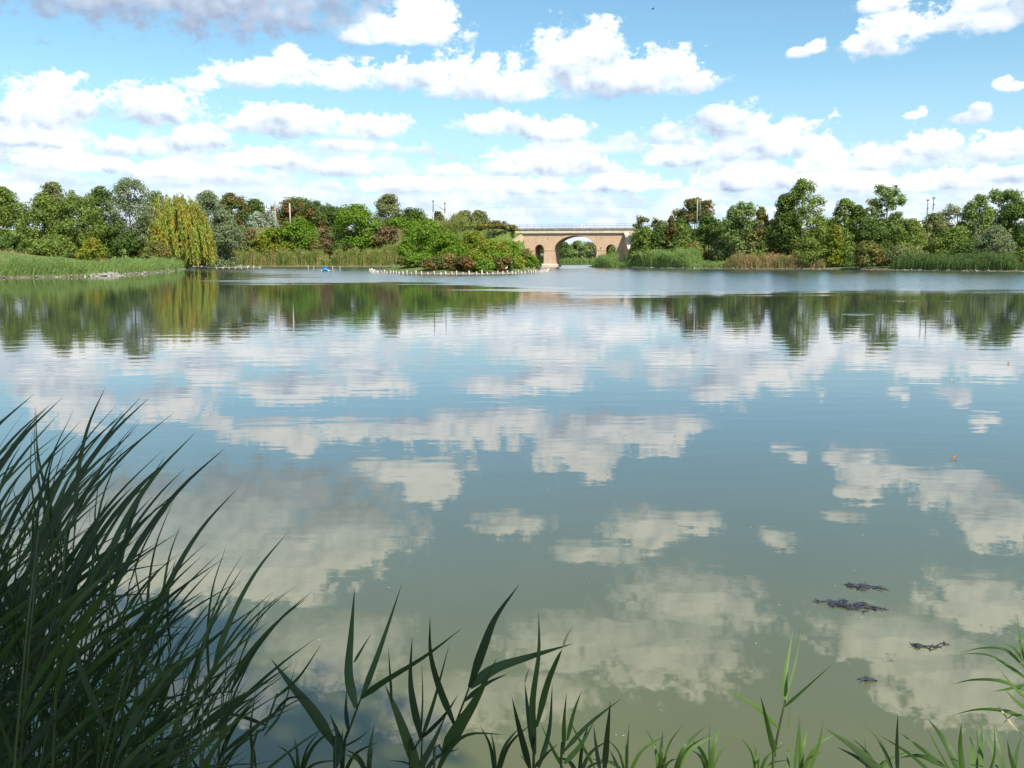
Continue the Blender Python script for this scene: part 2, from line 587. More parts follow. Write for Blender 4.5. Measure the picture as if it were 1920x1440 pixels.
m, t = mat_new('ground_cover')
g = t.n('ShaderNodeNewGeometry')
pos = g.outputs['Position']
px, py, pz = t.sep(pos)
n1 = t.noise(pos, 0.06, 4, 0.6)
n2 = t.noise(pos, 1.3, 6, 0.65)
n3 = t.noise(pos, 7.0, 3, 0.6)
grass = t.mixc(t.ss(n2, 0.3, 0.72), (0.085, 0.140, 0.030), (0.170, 0.215, 0.055))
grass = t.mixc(t.ss(t.m('ADD', n1, t.m('MULTIPLY', n2, 0.25)), 0.62, 0.78), grass, (0.23, 0.20, 0.085))
mud = t.mixc(t.ss(n2, 0.35, 0.7), (0.11, 0.095, 0.065), (0.24, 0.20, 0.145))
shore = t.ss(t.m('ADD', pz, t.m('MULTIPLY', t.m('SUBTRACT', n2, 0.5), 0.3)), 0.20, 0.42)
gc = t.mixc(shore, mud, grass)
b = principled(t, gc, 0.95, 0.15, t.m('ADD', n2, n3), 0.12, 0.8)
out(t, b.outputs[0])
M_GROUND = m
ground = link('ground', np_mesh('ground', np.stack([GX, GY, GZ], -1).reshape(-1, 3), quads, smooth=True), M_GROUND)
tag(ground, kind='structure')

# ------------------------------------------------------------------ water
m, t = mat_new('pond_water')
g = t.n('ShaderNodeNewGeometry')
pos = g.outputs['Position']
px, py, pz = t.sep(pos)
wn = t.noise(t.vm('MULTIPLY', pos, (0.028, 0.11, 0.0)), 1.0, 5, 0.68)            # shape of the wind patches
wj = t.m('SUBTRACT', wn, 0.5)
zone_a = t.m('MULTIPLY', t.m('SUBTRACT', py, 59.0), 0.060)
side_a = t.m('MULTIPLY_ADD', px, 0.849 * 0.10, t.m('MULTIPLY_ADD', py, 0.528 * 0.10, -(-4 * 0.849 + 73 * 0.528) * 0.10))
za = t.m('MINIMUM', zone_a, side_a)
za = t.m('MINIMUM', za, t.m('MULTIPLY', t.m('SUBTRACT', 300.0, py), 0.05))
ex = t.m('MULTIPLY', t.m('ADD', px, 44.0), 1 / 19.0)
ey = t.m('MULTIPLY', t.m('SUBTRACT', py, 182.0), 1 / 24.0)
zb = t.m('MULTIPLY', t.m('SUBTRACT', 1.0, t.m('SQRT', t.m('MULTIPLY_ADD', ex, ex, t.m('MULTIPLY', ey, ey)))), 3.0)
ex = t.m('MULTIPLY', t.m('ADD', px, 20.0), 1 / 17.0)
ey = t.m('MULTIPLY', t.m('SUBTRACT', py, 105.0), 1 / 20.0)
zc = t.m('MULTIPLY', t.m('SUBTRACT', 1.0, t.m('SQRT', t.m('MULTIPLY_ADD', ex, ex, t.m('MULTIPLY', ey, ey)))), 2.0)
zone = t.m('MAXIMUM', t.m('MAXIMUM', za, zb), zc)
wind = t.ss(t.m('MULTIPLY_ADD', wj, 3.8, zone), -0.1, 1.1)
# wavelets: long gentle undulation everywhere, short chop where the wind touches
calm1 = t.noise(t.vm('MULTIPLY', pos, (0.55, 1.5, 0.0)), 1.0, 2, 0.5)
calm2 = t.noise(t.vm('MULTIPLY', pos, (2.3, 5.0, 0.0)), 1.0, 2, 0.5)
chop = t.noise(t.vm('MULTIPLY', pos, (1.1, 2.6, 0.0)), 1.0, 3, 0.65)
calm_far = t.ss(py, 6.0, 30.0, 0.35, 1.0)
hgt = t.m('ADD', t.m('MULTIPLY', calm1, 0.0050), t.m('MULTIPLY', calm2, 0.0009))
hgt = t.m('MULTIPLY', hgt, calm_far)
hgt = t.m('MULTIPLY_ADD', chop, t.m('MULTIPLY', wind, 0.030), hgt)
# one slow ring where something broke the surface
rc = at(1605, 588, 40.0)
rx = t.m('SUBTRACT', px, (1605 - 960) / F_PX * 40.2)
ry = t.m('SUBTRACT', py, 40.0)
rd = t.m('SQRT', t.m('MULTIPLY_ADD', rx, rx, t.m('MULTIPLY', t.m('MULTIPLY', ry, ry), 2.0)))
ring = t.m('MULTIPLY', t.m('SINE', t.m('MULTIPLY', rd, 9.0)), t.ss(rd, 0.1, 1.1, 0.012, 0.0))
hgt = t.m('ADD', hgt, ring)
bump = t.n('ShaderNodeBump')
bump.inputs['Strength'].default_value = 1.0
bump.inputs['Distance'].default_value = 1.0
t.put(bump.inputs['Height'], hgt)
murk_n = t.noise(t.vm('MULTIPLY', pos, (0.35, 0.35, 0.0)), 1.0, 4, 0.6)
murk = t.mixc(t.ss(murk_n, 0.3, 0.7), (0.118, 0.117, 0.032), (0.138, 0.136, 0.037))
murk = t.mixc(t.ss(py, 4.5, 15.0, kind='LINEAR'), murk, (0.050, 0.062, 0.050))      # clear of the silty shallows
b = t.n('ShaderNodeBsdfPrincipled')
t.put(b.inputs['Base Color'], murk)
t.put(b.inputs['Roughness'], t.m('MULTIPLY_ADD', wind, 0.07, 0.012))
b.inputs['IOR'].default_value = 2.0
# at a low angle one mostly sees the wave faces turned this way
nrm_ = t.vm('NORMALIZE', t.vm('ADD', bump.outputs[0], t.xyz(0.0, t.m('MULTIPLY', wind, -0.066), 0.0)))
t.put(b.inputs['Normal'], nrm_)
out(t, b.outputs[0])
M_WATER = m
S = 700
water = link('water', np_mesh('water', [(-S, -5, 0), (S, -5, 0), (S, S, 0), (-S, S, 0)], [(0, 1, 2, 3)]), M_WATER)
tag(water, kind='structure')


# ------------------------------------------------------------------ bridge
m, t = mat_new('bridge_brick')
tcn = t.n('ShaderNodeTexCoord')
ob = tcn.outputs['Object']
ox, oy, oz = t.sep(ob)
br = t.n('ShaderNodeTexBrick')
t.put(br.inputs['Vector'], t.xyz(t.m('ADD', ox, oy), oz, 0.0))
br.inputs['Scale'].default_value = 1.0
br.inputs['Brick Width'].default_value = 0.27
br.inputs['Row Height'].default_value = 0.085
br.inputs['Mortar Size'].default_value = 0.010
br.inputs['Color1'].default_value = (0.50, 0.275, 0.155, 1)
br.inputs['Color2'].default_value = (0.66, 0.435, 0.265, 1)
br.inputs['Mortar'].default_value = (0.60, 0.48, 0.36, 1)
bn1 = t.noise(ob, 0.55, 6, 0.65)
bn2 = t.noise(t.vm('MULTIPLY', ob, (1.6, 1.6, 0.22)), 1.0, 5, 0.6)
bcol = t.mixc(t.ss(bn1, 0.35, 0.75, 0.0, 0.55), br.outputs[0], (0.72, 0.52, 0.34))
bcol = t.mixc(t.ss(bn2, 0.52, 0.8, 0.0, 0.40), bcol, (0.34, 0.18, 0.12))
b = principled(t, bcol, 0.9, 0.2, t.m('ADD', br.outputs['Fac'], bn1), 0.01, 0.4)
out(t, b.outputs[0])
M_BRICK = m
M_STONE = plain_mat('pale_render', (0.60, 0.47, 0.34), (0.74, 0.62, 0.47), 0.8)
M_STONE_D = plain_mat('weathered_slab', (0.16, 0.145, 0.11), (0.30, 0.27, 0.20), 0.9)
M_RAIL = plain_mat('painted_rail', (0.30, 0.34, 0.46), (0.40, 0.44, 0.56), 2.0, 0.5, 0.5)

bridge = empty('arched_bridge', BC, -TH)
tag(bridge, 'brick railway bridge with one wide arch and two narrow arches over the channel', 'bridge')
T = 12.0
# openings: x0, x1, springing, crown
OPEN = [(-10.62, -8.15, 4.35, 5.80), (-5.52, 5.40, 4.35, 8.02), (7.75, 10.40, 4.35, 5.80)]


def arch_z(x, o):
    x0, x1, zs, zc = o
    c, a = (x0 + x1) / 2, (x1 - x0) / 2
    q = max(0.0, 1 - ((x - c) / a) ** 2)
    return zs + (zc - zs) * q ** 0.5


# spandrel wall from springing level up, with the arch barrels
xs = [-13.6]
for o in OPEN:
    n = 28 if o[1] - o[0] > 5 else 14
    xs += [(o[0] + o[1]) / 2 - (o[1] - o[0]) / 2 * math.cos(math.pi * i / n) for i in range(n + 1)]
xs += [13.3]
mb = MB()
ZT = 8.72
for i in range(len(xs) - 1):
    xa, xb = xs[i], xs[i + 1]
    mid = (xa + xb) / 2
    o = next((q for q in OPEN if q[0] < mid < q[1]), None)
    za = arch_z(xa, o) if o else 4.35
    zb = arch_z(xb, o) if o else 4.35
    mb.add([(xa, 0, za), (xb, 0, zb), (xb, 0, ZT), (xa, 0, ZT)], [(0, 1, 2, 3)])
    mb.add([(xa, T, za), (xb, T, zb), (xb, T, ZT), (xa, T, ZT)], [(3, 2, 1, 0)])
    mb.add([(xa, 0, za), (xb, 0, zb), (xb, T, zb), (xa, T, za)], [(3, 2, 1, 0)])
mb.add([(-13.6, 0, ZT), (13.3, 0, ZT), (13.3, T, ZT), (-13.6, T, ZT)], [(0, 1, 2, 3)])
mb.add([(-13.6, 0, 4.35), (-13.6, T, 4.35), (-13.6, T, ZT), (-13.6, 0, ZT)], [(3, 2, 1, 0)])
mb.add([(13.3, 0, 4.35), (13.3, T, 4.35), (13.3, T, ZT), (13.3, 0, ZT)], [(0, 1, 2, 3)])
mb.build('spandrel_wall', M_BRICK, bridge)
# arch rings stand a few centimetres proud of the face
for o in OPEN:
    n = 30 if o[1] - o[0] > 5 else 14
    c, a, w_ = (o[0] + o[1]) / 2, (o[1] - o[0]) / 2, 0.42 if o[1] - o[0] > 5 else 0.28
    ring_mb = MB()
    vv = []
    for i in range(n + 1):
        an = math.pi * i / n
        ca, sa = -math.cos(an), math.sin(an)
        vv.append(((c + a * ca), o[2] + (o[3] - o[2]) * sa))
        vv.append(((c + (a + w_) * ca), o[2] + (o[3] - o[2] + w_) * sa))
    for i in range(n):
        (x0, z0), (x1, z1), (x2, z2), (x3, z3) = vv[2 * i], vv[2 * i + 1], vv[2 * i + 3], vv[2 * i + 2]
        z1, z2 = min(z1, 8.3), min(z2, 8.3)
        ring_mb.hexa([(x0, -.05, z0), (x3, -.05, z3), (x3, .3, z3), (x0, .3, z0), (x1, -.05, z1), (x2, -.05, z2), (x2, .3, z2), (x1, .3, z1)])
    ring_mb.build('arch_ring', M_BRICK, bridge)
# piers and abutments below the springing
PIERS = [('abutment', -13.6, -10.62, True), ('pier', -8.15, -5.52, False), ('pier', 5.40, 7.75, False), ('abutment', 10.40, 13.3, True)]
for nm, x0, x1, ab in PIERS:
    fl = 0.0 if ab else 0.28          # batter
    e = MB().hexa([(x0 - fl, -fl, -1.5), (x1 + fl, -fl, -1.5), (x1 + fl, T + fl, -1.5), (x0 - fl, T + fl, -1.5),
                   (x0, 0, 4.20), (x1, 0, 4.20), (x1, T, 4.20), (x0, T, 4.20)]).build(nm, M_BRICK, bridge)
    mb = MB().box(x0 - .07, x1 + .07, -.10, T + .10, 4.20, 4.35)
    mb.build('impost_band', M_BRICK, e)
    if not ab:
        f2 = fl + .28
        mb = MB().hexa([(x0 - f2, -f2, -1.6), (x1 + f2, -f2, -1.6), (x1 + f2, T + f2, -1.6), (x0 - f2, T + f2, -1.6),
                        (x0 - f2, -f2, .55), (x1 + f2, -f2, .55), (x1 + f2, T + f2, .55), (x0 - f2, T + f2, .55)])
        mb.hexa([(x0 - f2, -f2, .55), (x1 + f2, -f2, .55), (x1 + f2, T + f2, .55), (x0 - f2, T + f2, .55),
                 (x0 - fl + .02, -fl + .02, .82), (x1 + fl - .02, -fl + .02, .82), (x1 + fl - .02, T + fl - .02, .82), (x0 - fl + .02, T + fl - .02, .82)])
        mb.build('plinth', M_STONE, e)
# ledge, pale frieze, deck slab
MB().box(-14.0, 13.8, -.42, T + .42, 8.55, 8.74).build('ledge', M_STONE_D, bridge)
MB().box(-16.6, 16.2, -.16, T + .16, 8.74, 9.48).build('frieze', M_STONE, bridge)
MB().box(-17.5, 17.0, -.34, T + .34, 9.48, 9.90).build('deck_slab', M_STONE_D, bridge)
# railings: one on each edge of the deck
for yy in (-.22, T + .22):
    rl = MB()
    for z in (10.98, 10.42):
        rl.box(-18.6, 18.4, yy - .035, yy + .035, z - .04, z + .04)
    r = rl.build('railing', M_RAIL, bridge)
    for i in range(20):
        x = -18.4 + i * 1.93
        MB().box(x - .04, x + .04, yy - .045, yy + .045, 9.80, 11.06).build('railing_post', M_RAIL, r)
# wing walls, with sloping copings
def wing(pts_in, thick, name='wing_wall'):
    """wall standing on a plan line a->b (bridge frame), top going from za to zb"""
    (ax_, ay_, za), (bx_, by_, zb) = pts_in
    d_ = Vector((bx_ - ax_, by_ - ay_, 0)).normalized()
    n_ = Vector((-d_.y, d_.x, 0)) * thick
    a0, b0 = Vector((ax_, ay_, 0)), Vector((bx_, by_, 0))
    def P(v, z): return (v.x, v.y, z)
    wl = MB().hexa([P(a0, -1.5), P(b0, -1.5), P(b0 + n_, -1.5), P(a0 + n_, -1.5), P(a0, za), P(b0, zb), P(b0 + n_, zb), P(a0 + n_, za)]).build(name, M_BRICK, bridge)
    o_ = n_.normalized() * .12
    MB().hexa([P(a0 - o_, za), P(b0 - o_, zb), P(b0 + n_ + o_, zb), P(a0 + n_ + o_, za),
               P(a0 - o_, za + .22), P(b0 - o_, zb + .22), P(b0 + n_ + o_, zb + .22), P(a0 + n_ + o_, za + .22)]).build('coping', M_STONE, wl)


wing(((13.3, 8.0, 8.6), (14.2, -0.36, 8.45)), -.9)
wing(((13.35, -.36, 8.55), (14.9, -8.2, 3.0)), -.9)
wing(((-13.6, -.02, 8.6), (-19.4, -2.6, 4.4)), -.9)
# tie-rod anchors: slanted iron bars on the face
for x, z in ((-12.3, 6.9), (-7.2, 7.4), (11.8, 6.9), (6.3, 7.35)):
    MB().hexa([(x - .16, -.09, z - .3), (x - .06, -.09, z - .3), (x - .06, 0.01, z - .3), (x - .16, 0.01, z - .3),
               (x + .08, -.09, z + .3), (x + .18, -.09, z + .3), (x + .18, 0.01, z + .3), (x + .08, 0.01, z + .3)]).build('tie_anchor', M_STONE_D, bridge)
MB().tube([(6.6, -.02, 5.1), (6.6, -.35, 5.05)], .12, 8).build('drain_spout', M_STONE_D, bridge)

# ------------------------------------------------------------------ trees and bushes
LM = {
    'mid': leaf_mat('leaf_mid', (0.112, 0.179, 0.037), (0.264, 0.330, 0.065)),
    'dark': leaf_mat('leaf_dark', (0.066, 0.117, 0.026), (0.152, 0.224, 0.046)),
    'bright': leaf_mat('leaf_bright', (0.087, 0.173, 0.018), (0.226, 0.347, 0.026)),
    'lime': leaf_mat('leaf_lime', (0.119, 0.178, 0.016), (0.290, 0.356, 0.032), (0.356, 0.277, 0.040), .36),
    'silver': leaf_mat('leaf_silver', (0.119, 0.161, 0.074), (0.304, 0.350, 0.185), patch=.6),
    'white': leaf_mat('leaf_white', (0.185, 0.238, 0.158), (0.554, 0.607, 0.502), patch=.8),
    'grey': leaf_mat('leaf_grey', (0.126, 0.159, 0.060), (0.295, 0.315, 0.116)),
    'willow': leaf_mat('leaf_willow', (0.172, 0.235, 0.032), (0.376, 0.433, 0.067), (0.521, 0.361, 0.061), .34, patch=.5),
    'russet': leaf_mat('leaf_russet', (0.145, 0.112, 0.037), (0.337, 0.172, 0.059), (0.099, 0.139, 0.032), .42),
    'darkrus': leaf_mat('leaf_turning', (0.062, 0.111, 0.029), (0.146, 0.205, 0.048), (0.343, 0.178, 0.060), .40),
    'brown': leaf_mat('leaf_dry', (0.172, 0.116, 0.063), (0.343, 0.218, 0.125), (0.145, 0.158, 0.053), .30),
    'olive': leaf_mat('leaf_olive', (0.119, 0.149, 0.035), (0.262, 0.273, 0.065), (0.332, 0.222, 0.073), .36),
    'acacia': leaf_mat('leaf_acacia', (0.122, 0.198, 0.053), (0.289, 0.365, 0.112)),
    'pale': leaf_mat('leaf_pale', (0.238, 0.264, 0.158), (0.449, 0.449, 0.304), patch=.7),
}
M_BARK = plain_mat('bark', (0.07, 0.055, 0.042), (0.15, 0.125, 0.10), 2.5)
M_BARK_P = plain_mat('bark_pale', (0.26, 0.22, 0.17), (0.40, 0.35, 0.28), 2.5)


def unit(a):
    return a / np.maximum(np.linalg.norm(a, axis=-1, keepdims=True), 1e-9)


def leaf_mesh(name, pos_, nrm, L, W, along=None):
    """one rhombic leaf (a slightly folded quad) per position"""
    n = len(pos_)
    r = RNG.normal(size=(n, 3)) if along is None else along
    tg = unit(r - nrm * np.sum(r * nrm, -1, keepdims=True))
    bt = np.cross(nrm, tg)
    L = L[:, None]
    W = W[:, None]
    v = np.stack([pos_ - tg * L, pos_ + bt * W + nrm * W * .25, pos_ + tg * L, pos_ - bt * W + nrm * W * .25], 1).reshape(-1, 3)
    return np_mesh(name, v, np.arange(n * 4).reshape(-1, 4))


def limbs(mb, base, top, r0, targets, r1=None):
    base, top = Vector(base), Vector(top)
    bend = Vector((random.uniform(-.04, .04), random.uniform(-.04, .04), 0)) * (top - base).length
    mid1 = base.lerp(top, .45) + bend
    mb.tube([base, base.lerp(mid1, .5), mid1, top], [r0, r0 * .82, r0 * .6, r0 * .22], 7)
    for q in targets:
        q = Vector(q)
        f = min(.9, max(.22, (q.z - base.z) / max(.1, top.z - base.z) * .75))
        s = base.lerp(mid1, f / .45) if f < .45 else mid1.lerp(top, (f - .45) / .55)
        k = s.lerp(q, .5) + Vector((0, 0, (q - s).length * .10))
        mb.tube([s, k, q], [r0 * .34, r0 * .22, r0 * .07], 5)


def crown_points(H0, H1, R, shape, nclump, rc):
    """clump centres (local, tree base at 0): crown from height H0 to H1 with half width R"""
    c = []
    hh = H1 - H0
    tries = 0
    while len(c) < nclump and tries < 6000:
        tries += 1
        f = random.random()
        if shape == 'tall':
            pr = (min(1, f / .22)) ** .6 * (1 - max(0, (f - .45) / .55) ** 1.7) ** .8
        elif shape == 'bush':
            pr = max(0.0, 1 - f ** 2.2) ** .55
        elif shape == 'open':
            pr = .45 + .55 * math.sin(math.pi * min(1, f * .8 + .1))
        else:
            pr = max(0.0, 1 - (2 * f - .84) ** 2 / 1.35) ** .55 if f > .42 else .62 + .38 * f / .42
        rr = math.sqrt(random.random())
        if rr < .45 and random.random() < .6 and f < .8:
            continue
        an = random.random() * 2 * math.pi
        x_, y_ = math.cos(an) * rr * pr * (R - rc * .6), math.sin(an) * rr * pr * (R - rc * .6)
        z_ = H0 + rc * .5 + f * max(.2, hh - rc * 1.25)
        c.append((x_, y_, z_, rc * random.uniform(.7, 1.25)))
    return np.array(c)


def tree(name, cat, label, x, top, hw, depth, kind, shape='round', low=.12, dens=5.5, rcf=.31, leaf=1.0, group=None, trunk=M_BARK, dy=0.0, flat=.88):
    """x, top, hw: photograph pixels of the crown's middle, highest point and half width; depth: metres ahead"""
    p = at(x, top, depth)
    z0 = hz(p.x, depth)
    H = max(1.2, p.z - z0)
    R = hw / F_PX * depth * 1.10
    root = empty(name, (p.x, depth, z0))
    tag(root, label, cat, group)
    rc = max(.45, R * rcf)
    H0 = H * low
    L0 = (.00104 * depth + .03) * leaf
    if shape == 'weep':
        return willow(root, H, R, L0, kind)
    area = math.pi * R * (H - H0) * .55
    ncl = int(np.clip(area / (rc * rc * 1.1) * 1.9, 10, 200))
    if shape == 'open':
        ncl = int(ncl * .62)
    cl = crown_points(H0, H, R, shape, ncl, rc)
    if shape != 'open':
        # leading shoots break the outline
        k = max(3, ncl // 7)
        sel = cl[np.argsort(-cl[:, 2] - .6 * np.hypot(cl[:, 0], cl[:, 1]))[:k]].copy()
        sel[:, 2] += rc * RNG.uniform(.3, .75, k)
        sel[:, 3] *= .55
        sel[:, 2] = np.minimum(sel[:, 2], H - sel[:, 3] * .55)
        cl = np.vstack([cl, sel])
    n = int(dens * area / (L0 * L0 * .95))
    n = min(n, 10500)
    wts = cl[:, 3] ** 2
    ci = RNG.choice(len(cl), n, p=wts / wts.sum())
    dvec = unit(RNG.normal(size=(n, 3)))
    dvec[:, 2] = dvec[:, 2] * .85 + .18
    rad = cl[ci, 3] * RNG.random(n) ** .42
    fl = np.array([1.0, 1.0, .75 if shape == 'open' else flat])
    pos_ = cl[ci, :3] + dvec * rad[:, None] * fl
    stray = RNG.random(n) < .03
    pos_[stray] += RNG.normal(size=(stray.sum(), 3)) * rc * .18
    pos_[:, 2] = np.clip(pos_[:, 2], .06, H)
    nrm = unit(dvec * 1.0 + RNG.normal(size=(n, 3)) * .45 + np.array([0, 0, .35]))
    ln = L0 * RNG.uniform(.65, 1.35, n)
    link('crown', leaf_mesh('crown', pos_, nrm, ln, ln * .58), LM[kind], root)
    tb = MB()
    tg = cl[RNG.choice(len(cl), min(len(cl), 16 if shape == 'open' else 9), replace=False)]
    limbs(tb, (0, 0, -.4), (cl[:, 0].mean() * .4, cl[:, 1].mean() * .4, H * .88), max(.05, H * .017), [tuple(q[:3]) for q in tg])
    tb.build('trunk', trunk, root, True)
    return root


def willow(root, H, R, L0, kind):
    pos_, nrm, al, ln = [], [], [], []
    tops = []
    for i in range(330):
        an, rr = random.random() * 2 * math.pi, math.sqrt(random.random())
        x_, y_ = math.cos(an) * rr * R * .97, math.sin(an) * rr * R * .97
        dome = H * (.52 + .48 * math.sqrt(max(0, 1 - rr ** 2.3)))
        z1 = dome * random.uniform(.62, 1.0) if rr < .9 else dome * random.uniform(.5, .95)
        drop = random.uniform(.22, .62) * H
        if rr > .55 and random.random() < .5:
            drop = z1 - random.uniform(.02, .2) * H
        z0 = max(.3, z1 - drop)
        tops.append((x_ * .9, y_ * .9, z1))
        m_ = int((z1 - z0) / (L0 * .62)) + 3
        f = np.linspace(0, 1, m_)
        sway = .05 * R
        ox_, oy_ = x_ * .10, y_ * .10
        # each bough arches outwards, then hangs
        px_ = x_ - ox_ * (1 - f) ** 2 * 1.6 + np.cumsum(RNG.normal(size=m_)) * .02
        py_ = y_ - oy_ * (1 - f) ** 2 * 1.6 + np.cumsum(RNG.normal(size=m_)) * .02
        pz_ = z1 - (z1 - z0) * f ** 1.15
        for rep in range(2):
            q = np.stack([px_, py_, pz_], -1) + RNG.normal(size=(m_, 3)) * np.array([.16, .16, .10])
            pos_.append(q)
            nn = unit(RNG.normal(size=(m_, 3)) * np.array([1, 1, .3]) + np.array([x_, y_, R * .4]) / R)
            nrm.append(nn)
            al.append(np.tile([[0.15 * x_ / R, 0.15 * y_ / R, -1.0]], (m_, 1)) + RNG.normal(size=(m_, 3)) * .25)
            ln.append(L0 * RNG.uniform(.9, 1.7, m_))
    pos_, nrm, al, ln = map(np.concatenate, (pos_, nrm, al, ln))
    pos_[:, 2] = np.clip(pos_[:, 2], .05, H)
    link('crown', leaf_mesh('crown', pos_, nrm, ln, ln * .30, al), LM[kind], root)
    tb = MB()
    random.shuffle(tops)
    limbs(tb, (0, 0, -.4), (0, 0, H * .85), H * .03, tops[:16])
    tb.build('trunk', M_BARK, root, True)
    return root


